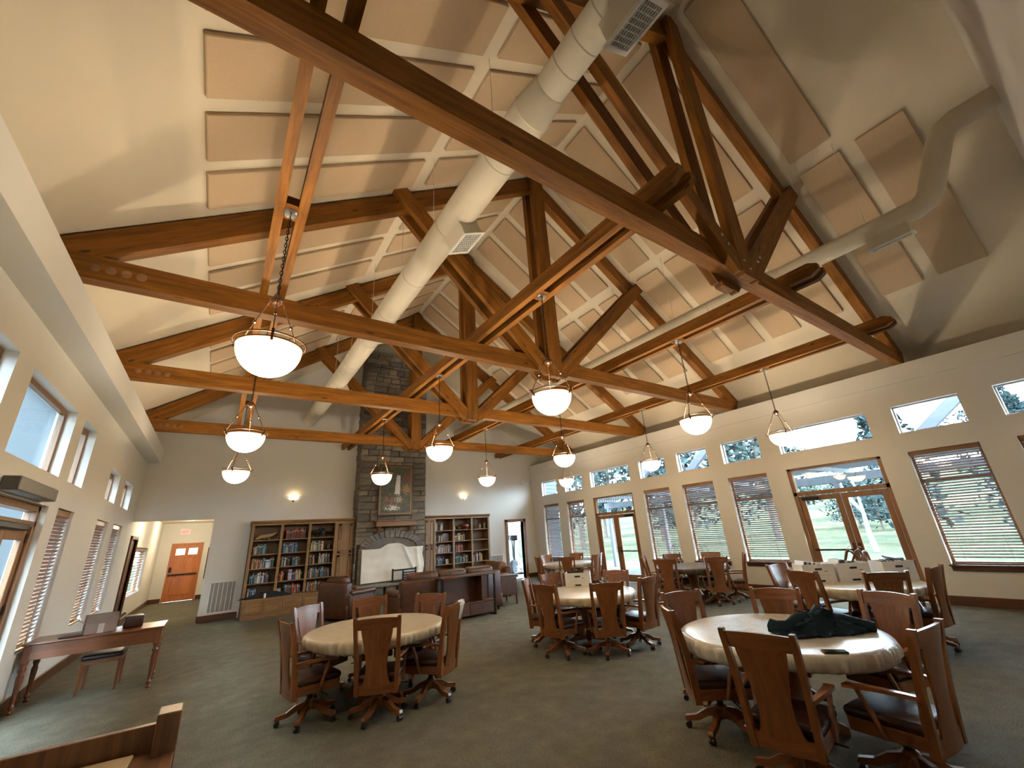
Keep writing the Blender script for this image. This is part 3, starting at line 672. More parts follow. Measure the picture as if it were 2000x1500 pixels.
def rod_hanger(x, y, z, r, parent):
    zt = zc(x) - 0.01
    MB().tube([(x, y, z + r + 0.12), (x, y, zt)], 0.004, 6).build('hanger_rod', 'duct', parent)
    MB().tube([(x - 0.06, y, z + r - 0.01), (x, y, z + r + 0.12), (x + 0.06, y, z + r - 0.01)], 0.003, 5).build('hanger_strap', 'duct', parent)
DX, DZ = 1.92, 5.38
du = tag(empty('air_duct', (0, 0, 0)), 'big cream round air duct running left of the ridge', 'air duct')
duct_body(YN, 1.84, 0.150, DX, DZ, du, 0.23)
MB().lathe([(0.150, 0.0), (0.163, 0.02), (0.195, 0.26), (0.203, 0.28), (0.196, 0.30)], 28).build('reducer', 'duct', du, 30).matrix_local = Matrix.Translation((DX, 1.80, DZ)) @ Matrix.Rotation(R(-90), 4, 'X')
duct_body(2.08, YF, 0.195, DX, DZ, du, 1.2)
for y in (3.72, 6.65, 10.2): diffuser(DX, y, DZ, 0.195, R(64), du, 0.40, 0.27, 0.13)
diffuser(DX, 0.99, DZ, 0.150, R(62), du, 0.36, 0.27, 0.12)
for y in (2.75, 4.4, 5.7, 7.4, 9.0, 10.6, 12.3): rod_hanger(DX, y, DZ, 0.195, du)
EX = 2 * XC - DX
du = tag(empty('air_duct', (0, 0, 0)), 'smaller cream round air duct on the right, bending up at its near end', 'air duct')
duct_body(2.40, YF, 0.17, EX, DZ, du, 2.0)
MB().lathe([(0.130, 0.0), (0.135, 0.02), (0.17, 0.26), (0.175, 0.28), (0.17, 0.30)], 28).build('reducer', 'duct', du, 30).matrix_local = Matrix.Translation((EX, 2.12, DZ)) @ Matrix.Rotation(R(-90), 4, 'X')
MB().tube([(EX, 2.14, DZ), (EX, 0.44, DZ), (EX, 0.33, DZ + 0.04), (EX, 0.25, DZ + 0.14), (EX, -0.02, DZ + 0.76), (EX, -0.10, DZ + 0.88), (EX, -0.22, DZ + 0.93), (EX, -0.60, DZ + 0.93)], 0.138, 26).build('elbow_run', 'duct', du, 35)
diffuser(EX, 0.80, DZ, 0.13, R(76), du, 0.46, 0.17, 0.13)
for y in (3.65, 7.3, 10.4): diffuser(EX, y, DZ, 0.17, R(80), du, 0.42, 0.16, 0.09)
for y in (0.95, 2.6, 4.2, 5.6, 7.2, 9.0): rod_hanger(EX, y, DZ, 0.15, du)

# ------------------------------------------------------------------ fireplace and chimney
CX0, CX1, CY = 3.44, 5.65, 13.50
CHT = 7.98
chim = tag(empty('stone_chimney', (XC, CY, 0)), 'tall grey-brown stacked stone chimney breast with arched fireplace', 'fireplace')
cxm = XC
hw = (CX1 - CX0) / 2
fb = (-0.78, 0.78, 0.48, 1.50)
mb = MB()
for x0, x1, z0, z1 in ((-hw + 0.04, fb[0], 0, CHT - 0.05), (fb[1], hw - 0.04, 0, CHT - 0.05), (fb[0], fb[1], fb[3], CHT - 0.05), (fb[0], fb[1], 0, fb[2])): mb.box(x0, x1, 0.045, YF - CY - 0.01, z0, z1)
mb.build('core', 'mortar', chim)
MB().box(fb[0], fb[1], 0.40, 0.47, fb[2], fb[3]).build('firebox_back', 'firebox', chim)
AW, AZ, AR = 0.80, 1.44, 0.30      # arch half width, springing height, rise
def arch_z(x, g=0.0):
    a = AW + g; t = 1 - (x / a) ** 2
    return AZ + (AR + g) * math.sqrt(t) if t > 0 else -1
r_ = random.Random(3); z = 0.0; cnt = 0
stuff = MB()
def stone_mesh(w, h, d):
    bm = bmesh.new(); bmesh.ops.create_cube(bm, size=1)
    for v in bm.verts:
        v.co = Vector((v.co.x * w + r_.uniform(-.008, .008), v.co.y * d + r_.uniform(-.010, .010), v.co.z * h + r_.uniform(-.006, .006)))
    bmesh.ops.bevel(bm, geom=[e for e in bm.edges if abs(e.verts[0].co.y + d / 2) < 0.03 and abs(e.verts[1].co.y + d / 2) < 0.03], offset=0.010, segments=1, affect='EDGES')
    return MB().bm(bm)
while z < CHT - 0.05:
    hh = r_.choice([0.12, 0.16, 0.19, 0.23]); hh = min(hh, CHT - z); x = -hw
    while x < hw - 0.01:
        ww = r_.uniform(0.22, 0.58)
        if hw - (x + ww) < 0.16: ww = hw - x
        xm, zm = x + ww / 2, z + hh / 2
        infire = (abs(xm) < AW + 0.17 and zm < arch_z(max(-AW - .16, min(AW + .16, xm)), 0.17)) and zm > 0.46
        hid = zm < 0.46
        if not infire and not hid:
            d = r_.uniform(0.05, 0.085)
            if cnt < 262:
                s_ = stone_mesh(ww - 0.012, hh - 0.012, d).build('stone', 'stone', chim); s_.location = (xm, 0.045 - d / 2 + 0.012, zm); cnt += 1
        x += ww
    z += hh
# side returns of the chimney
for s in (-1, 1):
    mb = MB(); z = 0.0
    while z < CHT - 0.05:
        hh = min(r_.choice([0.13, 0.17, 0.2, 0.24]), CHT - z); y = 0.02
        while y < YF - CY - 0.02:
            ww = min(r_.uniform(0.2, 0.4), YF - CY - 0.005 - y); t = r_.uniform(0.03, 0.06)
            a, b = (-hw - t + 0.045, -hw + 0.05) if s < 0 else (hw - 0.05, hw + t - 0.045)
            mb.rbox(a, b, y + 0.005, y + ww - 0.005, z + 0.005, z + hh - 0.006, 0.008, 1); y += ww
        z += hh
    tag(mb.build('side_stones', 'stone', chim), kind='stuff')
# arch stones
na = 17
for k in range(na):
    a0, a1 = math.pi * k / na, math.pi * (k + 1) / na; pts = []
    for g, seq in ((0.0, (a0, a1)), (0.20, (a1, a0))):
        for a in seq:
            e = 0.012 if a == a0 else -0.012
            pts.append((math.cos(a + e) * (AW + g), AZ + math.sin(a + e) * (AR + g)))
    MB().prism(pts, 'y', -0.055, 0.06).build('arch_stone', 'stonegrey', chim)
ap = [(math.cos(math.pi * k / 16) * (AW - 0.005), AZ + math.sin(math.pi * k / 16) * (AR - 0.005)) for k in range(17)]
MB().prism(ap, 'y', 0.0, 0.06).build('arch_panel', 'stonegrey', chim)
for s in (-1, 1): MB().rbox(s * (AW + 0.1) - 0.1, s * (AW + 0.1) + 0.1, -0.05, 0.06, 0.46, AZ, 0.015, 1).build('jamb_stone', 'stonegrey', chim)
hs = MB().rbox(-hw - 0.05, hw + 0.05, -0.62, 0.04, 0.40, 0.48, 0.015, 1).build('hearth_slab', 'stonegrey', chim)
for k in range(6):
    for j in range(2): MB().rbox(-hw + k * 0.37 + 0.005 + j * 0.05, -hw + k * 0.37 + 0.355, -0.58, 0.0, j * 0.2, j * 0.2 + 0.195, 0.012, 1).build('hearth_stone', 'stone', chim)
mt = tag(empty('mantel_shelf', (4.59, CY - 0.055, 2.0)), 'thick wooden mantel beam below the waterfall painting', 'mantel')
MB().rbox(-0.64, 0.64, -0.26, -0.01, 0.055, 0.20, 0.012, 1).build('beam', 'trimX', mt); MB().rbox(-0.70, 0.70, -0.30, -0.01, 0.20, 0.235, 0.008, 1).build('cap_board', 'trimX', mt)
for s in (-0.5, 0.5): MB().prism([(-0.01, 0.055), (-0.2, 0.055), (-0.06, -0.12), (-0.01, -0.12)], 'x', s - 0.05, s + 0.05).build('bracket', 'trimY', mt)
# white sheet over the firebox
def sheet_fn(u, v):
    x0, x1 = -0.93, 1.00
    x = x0 + (x1 - x0) * u
    top = 1.43 + 0.13 * math.exp(-((u - 0.50) / 0.17) ** 4) - 0.03 * max(0, (u - 0.75)) * 4 * 0.3
    bot = 0.505 + 0.03 * max(0, u - 0.6)
    zz = bot + (top - bot) * v
    f = 0.007 * math.sin(15 * u + 4 * v) * (1 - 0.4 * v) + 0.003 * math.sin(37 * u - 9 * v) + 0.003 * math.sin(23 * v + 6 * u) + 0.035 * math.exp(-((u - 0.66 - 0.25 * (1 - v)) / 0.03) ** 2) + 0.03 * math.exp(-((u - 0.88 - 0.05 * (1 - v)) / 0.03) ** 2)
    return (x + 0.02 * math.sin(9 * v + 4) * (1 if u > 0.9 else 0), -0.10 - f - 0.05 * (1 - v), zz)
sh = tag(MB().grid(90, 26, sheet_fn).build('dust_sheet', 'sheet', None, 80, (XC, CY, 0)), 'wrinkled white sheet hung over the fireplace opening', 'sheet')
md = sh.modifiers.new('thick', 'SOLIDIFY'); md.thickness = 0.006
# black iron rack on the hearth
o = tag(empty('iron_rack', (4.86, CY - 0.33, 0.48)), 'small black iron rack standing on the hearth before the sheet', 'rack')
for x in (-0.36, 0.36): MB().rbox(x - 0.022, x + 0.022, -0.025, 0.025, 0, 0.36, 0.005, 1).build('post', 'black', o)
MB().rbox(-0.36, 0.36, -0.02, 0.02, 0.29, 0.335, 0.005, 1).build('top_rail', 'black', o)
MB().rbox(-0.06, -0.02, -0.02, 0.02, 0.0, 0.29, 0.004, 1).build('post', 'black', o)
for z in (0.07, 0.14, 0.21): MB().rbox(-0.02, 0.36, -0.015, 0.015, z, z + 0.035, 0.004, 1).build('slat', 'black', o)
MB().rbox(-0.40, 0.40, -0.09, 0.09, 0.0, 0.03, 0.005, 1).build('base', 'black', o)
# painting
def paintmat():
    m, nt, b = newmat('waterfall_painting'); tc = nt.nodes.new('ShaderNodeTexCoord'); sx = nt.nodes.new('ShaderNodeSeparateXYZ')
    nz = nt.nodes.new('ShaderNodeTexNoise'); nz.inputs['Scale'].default_value = 7; nz.inputs['Detail'].default_value = 6; lnk(nt, tc.outputs['Object'], nz.inputs['Vector'])
    va = nt.nodes.new('ShaderNodeVectorMath'); va.operation = 'MULTIPLY_ADD'; lnk(nt, nz.outputs['Color'], va.inputs[0]); va.inputs[1].default_value = (0.22, 0, 0.22); lnk(nt, tc.outputs['Object'], va.inputs[2])
    sub = nt.nodes.new('ShaderNodeVectorMath'); sub.operation = 'SUBTRACT'; lnk(nt, va.outputs[0], sub.inputs[0]); sub.inputs[1].default_value = (0.11, 0, 0.11)
    lnk(nt, sub.outputs[0], sx.inputs[0]); X, Z = sx.outputs['X'], sx.outputs['Z']
    def inside(a, lo, hi): return math_(nt, 'MULTIPLY', math_(nt, 'GREATER_THAN', a, lo), math_(nt, 'LESS_THAN', a, hi))
    n2 = noise(nt, tc.outputs['Object'], 9, 6, 0.7)
    c = ramp(nt, n2, [(0.3, (0.012, 0.018, 0.010)), (0.55, (0.05, 0.06, 0.03)), (0.75, (0.12, 0.10, 0.05))])
    n3 = noise(nt, tc.outputs['Object'], 24, 5, 0.7); n4 = noise(nt, tc.outputs['Object'], 11, 5, 0.65)
    so = nt.nodes.new('ShaderNodeSeparateXYZ'); lnk(nt, tc.outputs['Object'], so.inputs[0]); X0, Z0 = so.outputs['X'], so.outputs['Z']
    def soft(cx, cz, rx, rz, nn, th):
        dx = math_(nt, 'DIVIDE', math_(nt, 'SUBTRACT', X0, cx), rx); dz = math_(nt, 'DIVIDE', math_(nt, 'SUBTRACT', Z0, cz), rz)
        d2 = math_(nt, 'ADD', math_(nt, 'MULTIPLY', dx, dx), math_(nt, 'MULTIPLY', dz, dz))
        return math_(nt, 'GREATER_THAN', math_(nt, 'SUBTRACT', nn, math_(nt, 'MULTIPLY', d2, 0.16)), th)
    c = mixc(nt, math_(nt, 'MULTIPLY', soft(0.38, 0.42, 0.20, 0.30, n3, 0.42), 0.8), c, (0.15, 0.035, 0.02))
    c = mixc(nt, math_(nt, 'MULTIPLY', soft(0.34, 0.02, 0.17, 0.20, n3, 0.40), 0.8), c, (0.34, 0.18, 0.05))
    c = mixc(nt, math_(nt, 'MULTIPLY', soft(-0.12, -0.36, 0.42, 0.26, n4, 0.44), 0.8), c, (0.22, 0.10, 0.06))
    c = mixc(nt, soft(0.10, -0.30, 0.16, 0.22, n3, 0.50), c, (0.62, 0.62, 0.58))
    c = mixc(nt, soft(-0.10, -0.56, 0.34, 0.12, n3, 0.47), c, (0.66, 0.66, 0.62))
    wv = math_(nt, 'ADD', -0.02, math_(nt, 'MULTIPLY', math_(nt, 'SUBTRACT', n4, 0.5), 0.06))
    lft = math_(nt, 'GREATER_THAN', math_(nt, 'SUBTRACT', X0, math_(nt, 'MULTIPLY', math_(nt, 'SUBTRACT', Z0, 0.1), 0.10)), wv)
    fall = math_(nt, 'MULTIPLY', math_(nt, 'MULTIPLY', lft, math_(nt, 'LESS_THAN', X0, 0.14)), inside(Z0, -0.14, 0.47))
    c = mixc(nt, math_(nt, 'MULTIPLY', fall, 0.92), c, (0.66, 0.67, 0.68))
    lnk(nt, c, b.inputs['Base Color']); b.inputs['Roughness'].default_value = 0.4; return m
pt = tag(empty('framed_painting', (4.59, CY - 0.06, 3.18)), 'framed waterfall painting hanging on the stone chimney', 'painting')
MB().box(-0.52, 0.52, -0.035, -0.01, -0.76, 0.76).build('canvas', paintmat(), pt)
mb = MB()
for q in ((-0.565, 0.565, 0.745, 0.80), (-0.565, 0.565, -0.80, -0.745), (-0.565, -0.51, -0.75, 0.75), (0.51, 0.565, -0.75, 0.75)): mb.rbox(q[0], q[1], -0.06, -0.005, q[2], q[3], 0.012, 2)
mb.build('frame', 'dtrimX', pt)
mb = MB()
for q in ((-0.512, 0.512, 0.73, 0.747), (-0.512, 0.512, -0.747, -0.73), (-0.512, -0.495, -0.747, 0.747), (0.495, 0.512, -0.747, 0.747)): mb.rbox(q[0], q[1], -0.05, -0.03, q[2], q[3], 0.004, 1)
mb.build('gilt_liner', plain('gilt', (0.4, 0.28, 0.13), 0.35, 0.6), pt)

# ------------------------------------------------------------------ bookcases
SHZ = [0.46, 0.79, 1.15, 1.50, 1.86, 2.235]
def bookcase(xs, door, label, y0=13.65, basey=13.20):
    """xs: stile centres of the open bays, left to right; door: (x0,x1) of the cupboard bay"""
    lo, hi = min(xs[0] - 0.04, door[0]), max(xs[-1] + 0.04, door[1])
    o = tag(empty('bookcase', ((lo + hi) / 2, y0, 0)), label, 'bookcase', 'built-in bookcases beside the chimney'); cx = (lo + hi) / 2
    yb = YF - y0 - 0.005
    MB().box(lo - cx, hi - cx, yb - 0.015, yb, 0.46, 2.25).build('back_panel', 'case_back', o)
    for x in xs: MB().rbox(x - cx - 0.035, x - cx + 0.035, 0.0, 0.022, 0.46, 2.25, 0.004, 1).build('stile', 'caseZ', o); 
    for x in xs: MB().box(x - cx - 0.011, x - cx + 0.011, 0.02, yb - 0.015, 0.46, 2.25).build('partition', 'caseZ', o)
    for a, b in zip(xs[:-1], xs[1:]):
        for z in SHZ[1:5]: MB().rbox(a - cx + 0.012, b - cx - 0.012, 0.018, yb - 0.015, z - 0.026, z, 0.003, 1).build('shelf', 'caseX', o)
    MB().rbox(lo - cx, hi - cx, 0.0, yb, 2.235, 2.29, 0.004, 1).build('head_rail', 'caseX', o)
    MB().prism([(0.0 - 0.0, 2.27), (-0.05, 2.335), (-0.05, 2.36), (yb, 2.36), (yb, 2.27)], 'x', lo - cx - 0.03, hi - cx + 0.005).build('crown', 'caseX', o)
    d0, d1 = door[0] - cx, door[1] - cx
    MB().box(d0, d1, 0.022, yb - 0.02, 0.46, 2.235).build('cupboard', 'caseZ', o)
    for z0, z1 in ((0.50, 1.34), (1.38, 2.21)):
        mb = MB(); w = 0.07
        for q in ((d0 + 0.05, d0 + 0.05 + w, z0, z1), (d1 - 0.05 - w, d1 - 0.05, z0, z1), (d0 + 0.05, d1 - 0.05, z0, z0 + w), (d0 + 0.05, d1 - 0.05, z1 - w, z1)): mb.rbox(q[0], q[1], -0.006, 0.02, q[2], q[3], 0.004, 1)
        dd = mb.build('cupboard_door', 'caseZ', o); MB().rbox(d0 + 0.12, d1 - 0.12, 0.004, 0.02, z0 + 0.07, z1 - 0.07, 0.012, 1).build('door_panel', 'caseZ', dd)
        MB().lathe([(0, -0.02), (0.014, -0.016), (0.008, 0)], 10, (0, 0, 0)).build('knob', 'black', dd).location = (d0 + 0.085, -0.006, z0 + 0.4)
    bl, bh = lo - cx, hi - cx
    MB().rbox(bl, bh, basey - y0 + 0.02, yb, 0.0, 0.425, 0.004, 1).build('base_cabinet', 'caseX', o); MB().rbox(bl - 0.02, bh, basey - y0, yb, 0.425, 0.46, 0.006, 1).build('base_top', 'caseX', o)
    n = max(1, round((hi - lo) / 0.46)); w = (hi - lo) / n
    for k in range(n):
        d_ = MB().rbox(bl + k * w + 0.02, bl + (k + 1) * w - 0.02, basey - y0 + 0.002, basey - y0 + 0.022, 0.11, 0.40, 0.006, 1).build('drawer', 'caseX', o)
        MB().rbox(bl + k * w + 0.07, bl + (k + 1) * w - 0.07, basey - y0 - 0.006, basey - y0 + 0.004, 0.16, 0.35, 0.01, 1).build('drawer_panel', 'caseX', d_)
    return o
B1 = [0.78, 1.48, 2.19, 2.90]; B2 = [6.06, 6.77, 7.49, 8.19]
bookcase(B1, (2.935, 3.42), 'wooden bookcase built in left of the chimney')
bookcase(B2, (5.68, 6.025), 'wooden bookcase built in right of the chimney')
# books
PALS = {'red': [(0.22, 0.03, 0.02), (0.16, 0.02, 0.015), (0.12, 0.03, 0.02)], 'mix': [(0.03, 0.03, 0.04), (0.30, 0.27, 0.22), (0.18, 0.03, 0.03), (0.04, 0.10, 0.18), (0.42, 0.42, 0.40), (0.32, 0.12, 0.04), (0.05, 0.12, 0.08), (0.10, 0.05, 0.035)],
        'blue': [(0.04, 0.10, 0.20), (0.16, 0.28, 0.36), (0.40, 0.45, 0.48), (0.03, 0.04, 0.07), (0.30, 0.28, 0.24)], 'light': [(0.45, 0.43, 0.40), (0.36, 0.30, 0.36), (0.5, 0.42, 0.12), (0.30, 0.10, 0.08), (0.42, 0.38, 0.30)],
        'warm': [(0.30, 0.07, 0.03), (0.48, 0.20, 0.04), (0.10, 0.04, 0.03), (0.38, 0.30, 0.22), (0.16, 0.02, 0.02)]}
bookmats = {}
def cname(c):
    r, g, b_ = c
    mx = max(c)
    if mx < 0.06: return 'black'
    if min(c) > 0.26 and mx - min(c) < 0.16: return 'white'
    if r > 0.3 and g > 0.25 and b_ < 0.2: return 'yellow'
    if r > 1.8 * g and r > 0.25 and g > 0.09: return 'orange'
    if r > 2 * g: return 'red' if r > 0.13 else 'brown'
    if b_ > r * 1.3 and b_ >= g: return 'blue'
    if g > r: return 'green'
    return 'tan'
def bookmat(c):
    k = tuple(round(x, 3) for x in c)
    if k not in bookmats:
        m, nt, b = newmat('book_cover'); tc = nt.nodes.new('ShaderNodeTexCoord'); sp = nt.nodes.new('ShaderNodeSeparateXYZ'); lnk(nt, tc.outputs['Generated'], sp.inputs[0])
        z_ = sp.outputs['Z']; band = math_(nt, 'MULTIPLY', math_(nt, 'GREATER_THAN', z_, 0.70), math_(nt, 'LESS_THAN', z_, 0.84))
        lum = sum(c) / 3; alt = tuple(x * 0.45 for x in c) if lum > 0.2 else tuple(min(1, x * 2.2 + 0.10) for x in c)
        lnk(nt, mixc(nt, band, c, alt), b.inputs['Base Color']); b.inputs['Roughness'].default_value = 0.5; bookmats[k] = m
    return bookmats[k]
bookmesh = {}
ORD = ['first', 'second', 'third', 'fourth', 'fifth', 'sixth', 'seventh', 'eighth', 'ninth', 'tenth', '11th', '12th', '13th', '14th', '15th', '16th', '17th', '18th', '19th', '20th']
ROWN = {4: 'top shelf', 3: 'second shelf', 2: 'third shelf', 1: 'fourth shelf', 0: 'bottom shelf'}
BAYN = ['left bay', 'middle bay', 'right bay']
def books(case, xs, bay, row, segs):
    x = xs[bay] + 0.045; i = 0
    for (f0, f1, pal, hmul) in segs:
        a = xs[bay] + 0.04 + f0 * (xs[bay + 1] - xs[bay] - 0.08); b = xs[bay] + 0.04 + f1 * (xs[bay + 1] - xs[bay] - 0.08); x = a
        while x < b - 0.02:
            w = rnd.choice([0.026, 0.032, 0.038, 0.046]); h = rnd.choice([0.20, 0.22, 0.245, 0.265]) * hmul; c = rnd.choice(PALS[pal] if rnd.random() < 0.55 else PALS['mix'])
            if x + w > b: break
            key = (w, round(h, 3))
            if key not in bookmesh: bookmesh[key] = MB().rbox(0.001, w - 0.001, 0, 0.15, 0, h, 0.004, 1).mesh('book')
            me = bookmesh[key]
            if not me.materials: me.materials.append(bookmat(c))
            o = ob('book', me); o.location = (x, 13.65 + 0.05 + rnd.uniform(0, 0.05), SHZ[row] + (0.001)); o.material_slots[0].link = 'OBJECT'; o.material_slots[0].material = bookmat(c)
            tag(o, '%s %s book from left, %s, %s, %s bookcase' % (ORD[min(i, 19)], cname(c), ROWN[row], BAYN[bay], case), 'book', 'books on the %s of the %s bookcase' % (ROWN[row], case))
            x += w + rnd.choice([0, 0, 0.002]); i += 1
books('left', B1, 1, 4, [(0.12, 0.93, 'red', 1.05)])
books('left', B1, 0, 3, [(0.05, 0.60, 'blue', 1)]); books('left', B1, 1, 3, [(0.05, 0.66, 'blue', 1)]); books('left', B1, 2, 3, [(0.05, 0.62, 'light', 1)])
books('left', B1, 0, 2, [(0.03, 0.46, 'warm', 1), (0.48, 0.95, 'blue', 1)]); books('left', B1, 1, 2, [(0.03, 0.40, 'mix', 1), (0.50, 0.78, 'blue', 1)]); books('left', B1, 2, 2, [(0.03, 0.26, 'mix', 1), (0.45, 0.92, 'blue', 1.05)])
books('left', B1, 0, 1, [(0.06, 0.78, 'warm', 1)]); books('left', B1, 1, 1, [(0.03, 0.26, 'warm', 0.9), (0.38, 0.95, 'light', 1)]); books('left', B1, 2, 1, [(0.03, 0.97, 'mix', 1)])
books('left', B1, 0, 0, [(0.05, 0.40, 'mix', 0.8)]); books('left', B1, 1, 0, [(0.30, 0.96, 'warm', 0.95)]); books('left', B1, 2, 0, [(0.05, 0.6, 'warm', 0.95)])
books('right', B2, 0, 4, [(0.03, 0.22, 'light', 1.05), (0.32, 0.5, 'mix', 1)]); books('right', B2, 0, 3, [(0.05, 0.42, 'blue', 0.9)]); books('right', B2, 1, 3, [(0.03, 0.70, 'light', 0.9)])
books('right', B2, 0, 2, [(0.03, 0.95, 'light', 0.95)]); books('right', B2, 1, 2, [(0.04, 0.58, 'warm', 0.95)]); books('right', B2, 2, 2, [(0.05, 0.14, 'light', 0.95)])
books('right', B2, 0, 1, [(0.05, 0.50, 'blue', 0.9)]); books('right', B2, 1, 1, [(0.03, 0.90, 'mix', 0.95)]); books('right', B2, 2, 1, [(0.06, 0.66, 'light', 1)])
# ornaments on the shelves
def shelfpos(xs, bay, f, row): return (xs[bay] + f * (xs[bay + 1] - xs[bay]), 13.80, SHZ[row] + 0.001)
def lathe_thing(name, prof, mat, loc, label, cat, n=20, neck=None):
    return tag(MB().lathe(prof, n).build(name, mat, None, 45, loc), label, cat)
def horse(loc, s, label):
    o = tag(empty('horse_figurine', loc), label, 'figurine', 'dark horse figurines')
    bm_ = MB().tube([(-0.09, 0, 0.11), (-0.07, 0, 0.12), (0, 0, 0.115), (0.06, 0, 0.12), (0.09, 0, 0.14), (0.115, 0, 0.19), (0.13, 0, 0.20), (0.165, 0, 0.175)], [0.012, 0.034, 0.034, 0.036, 0.026, 0.020, 0.020, 0.011], 10)
    for x, y in ((-0.065, 0.016), (-0.065, -0.016), (0.055, 0.016), (0.055, -0.016)): bm_.tube([(x, y, 0.115), (x + 0.008, y, 0.06), (x, y, 0.0)], [0.015, 0.009, 0.008], 7)
    bm_.build('body', 'black', o, 60); MB().tube([(-0.085, 0, 0.12), (-0.12, 0, 0.10), (-0.125, 0, 0.05)], [0.008, 0.012, 0.003], 6).build('tail', 'black', o, 60)
    MB().tube([(0.07, 0, 0.165), (0.095, 0, 0.205), (0.12, 0, 0.225)], [0.005, 0.012, 0.005], 6).build('mane', 'black', o, 60)
    o.scale = (s, s, s)
horse(shelfpos(B1, 2, 0.24, 4), 1.25, 'dark horse figurine at the left of the top right bay'); horse(shelfpos(B1, 2, 0.80, 4), 1.15, 'dark horse figurine at the right of the top right bay')
ltn = tag(empty('lantern', shelfpos(B1, 2, 0.52, 4)), 'black lantern between two horse figurines', 'lantern')
MB().lathe([(0, 0), (0.07, 0), (0.07, 0.02), (0.05, 0.03), (0.05, 0.04), (0, 0.04)], 16).build('base', 'black', ltn, 40)
MB().lathe([(0.045, 0.04), (0.075, 0.10), (0.065, 0.17), (0.04, 0.21)], 16).build('globe', 'blackplastic', ltn, 60); MB().lathe([(0, 0.26), (0.03, 0.25), (0.05, 0.21), (0, 0.21)], 16).build('cap', 'black', ltn, 40)
pl_ = tag(empty('wood_carving', shelfpos(B1, 0, 0.48, 4)), 'pale driftwood carving on the top left shelf', 'carving')
MB().tube([(-0.24, 0, 0.03), (-0.12, 0, 0.09), (0, 0, 0.10), (0.14, 0, 0.13), (0.25, 0.02, 0.18)], [0.02, 0.05, 0.055, 0.045, 0.012], 10).build('body', plain('driftwood', (0.36, 0.22, 0.11), 0.6), pl_, 60)
MB().tube([(-0.12, 0, 0.06), (-0.16, 0, 0.0)], 0.02, 8).build('foot', plain('driftwood_dark', (0.18, 0.1, 0.05), 0.6), pl_, 60); MB().tube([(0.06, 0, 0.09), (0.09, 0, 0.0)], 0.02, 8).build('foot', plain('driftwood_dark2', (0.18, 0.1, 0.05), 0.6), pl_, 60)
jarp = [(0, 0), (0.05, 0), (0.062, 0.03), (0.062, 0.12), (0.045, 0.15), (0.05, 0.17), (0.04, 0.17), (0.035, 0.15), (0, 0.145)]
lathe_thing('jar', jarp, plain('brown_glaze', (0.06, 0.03, 0.018), 0.25), shelfpos(B1, 2, 0.80, 3), 'small brown jar beside the yellow books', 'jar')
lathe_thing('vase', [(0, 0), (0.04, 0), (0.06, 0.05), (0.045, 0.12), (0.02, 0.16), (0.028, 0.18), (0.02, 0.18), (0, 0.16)], plain('white_glaze', (0.5, 0.48, 0.44), 0.25), shelfpos(B2, 1, 0.10, 4), 'small white vase on the top middle shelf, right bookcase', 'vase')
lathe_thing('bowl', [(0, 0), (0.05, 0), (0.10, 0.06), (0.11, 0.10), (0.10, 0.10), (0.05, 0.02), (0, 0.015)], plain('brown_pottery', (0.10, 0.06, 0.04), 0.4), shelfpos(B2, 1, 0.36, 4), 'brown pottery bowl on the top middle shelf, right bookcase', 'bowl')
lathe_thing('bowl', [(0, 0), (0.07, 0), (0.15, 0.10), (0.14, 0.17), (0.12, 0.17), (0.06, 0.03), (0, 0.02)], plain('red_lacquer', (0.16, 0.025, 0.015), 0.3), shelfpos(B2, 1, 0.72, 4), 'dark red bowl on the top middle shelf, right bookcase', 'bowl')
lathe_thing('jar', jarp, M['black'], shelfpos(B2, 2, 0.15, 4), 'black jar on the top right shelf, right bookcase', 'jar')
lathe_thing('jar', jarp, plain('tan_glaze', (0.3, 0.22, 0.13), 0.35), shelfpos(B2, 2, 0.55, 4), 'tan jar on the top right shelf, right bookcase', 'jar')
lathe_thing('vase', [(0, 0), (0.05, 0), (0.055, 0.10), (0.06, 0.2), (0.05, 0.2), (0.045, 0.02), (0, 0.02)], plain('grey_glaze', (0.2, 0.2, 0.19), 0.35), shelfpos(B2, 2, 0.85, 4), 'grey cylinder vase on the top right shelf, right bookcase', 'vase')
def cards(loc, label, c):
    o = tag(empty('picture_stand', loc), label, 'card'); b_ = MB().rbox(-0.055, 0.055, 0, 0.012, 0.0, 0.15, 0.003, 1).build('card', plain('card_face', c, 0.5), o); b_.rotation_euler = (R(-12), 0, 0)
    MB().prism([(0.0, 0.0), (0.07, 0.0), (0.03, 0.10)], 'x', -0.01, 0.01).build('easel', 'dtrimZ', o)
cards(shelfpos(B2, 0, 0.75, 1), 'small pale card on an easel, fourth shelf, right bookcase', (0.5, 0.42, 0.38)); cards(shelfpos(B1, 1, 0.14, 0), 'small white card at the bottom of the middle bay, left bookcase', (0.55, 0.55, 0.55))
lathe_thing('plate', [(0, 0.0), (0.12, 0.0), (0.14, 0.012), (0.12, 0.01), (0, 0.006)], plain('dark_plate', (0.07, 0.04, 0.03), 0.3), (B2[0] + 0.48, 13.84, SHZ[3] + 0.135), 'dark display plate standing on the second shelf, right bookcase', 'plate').rotation_euler = (R(80), 0, 0)
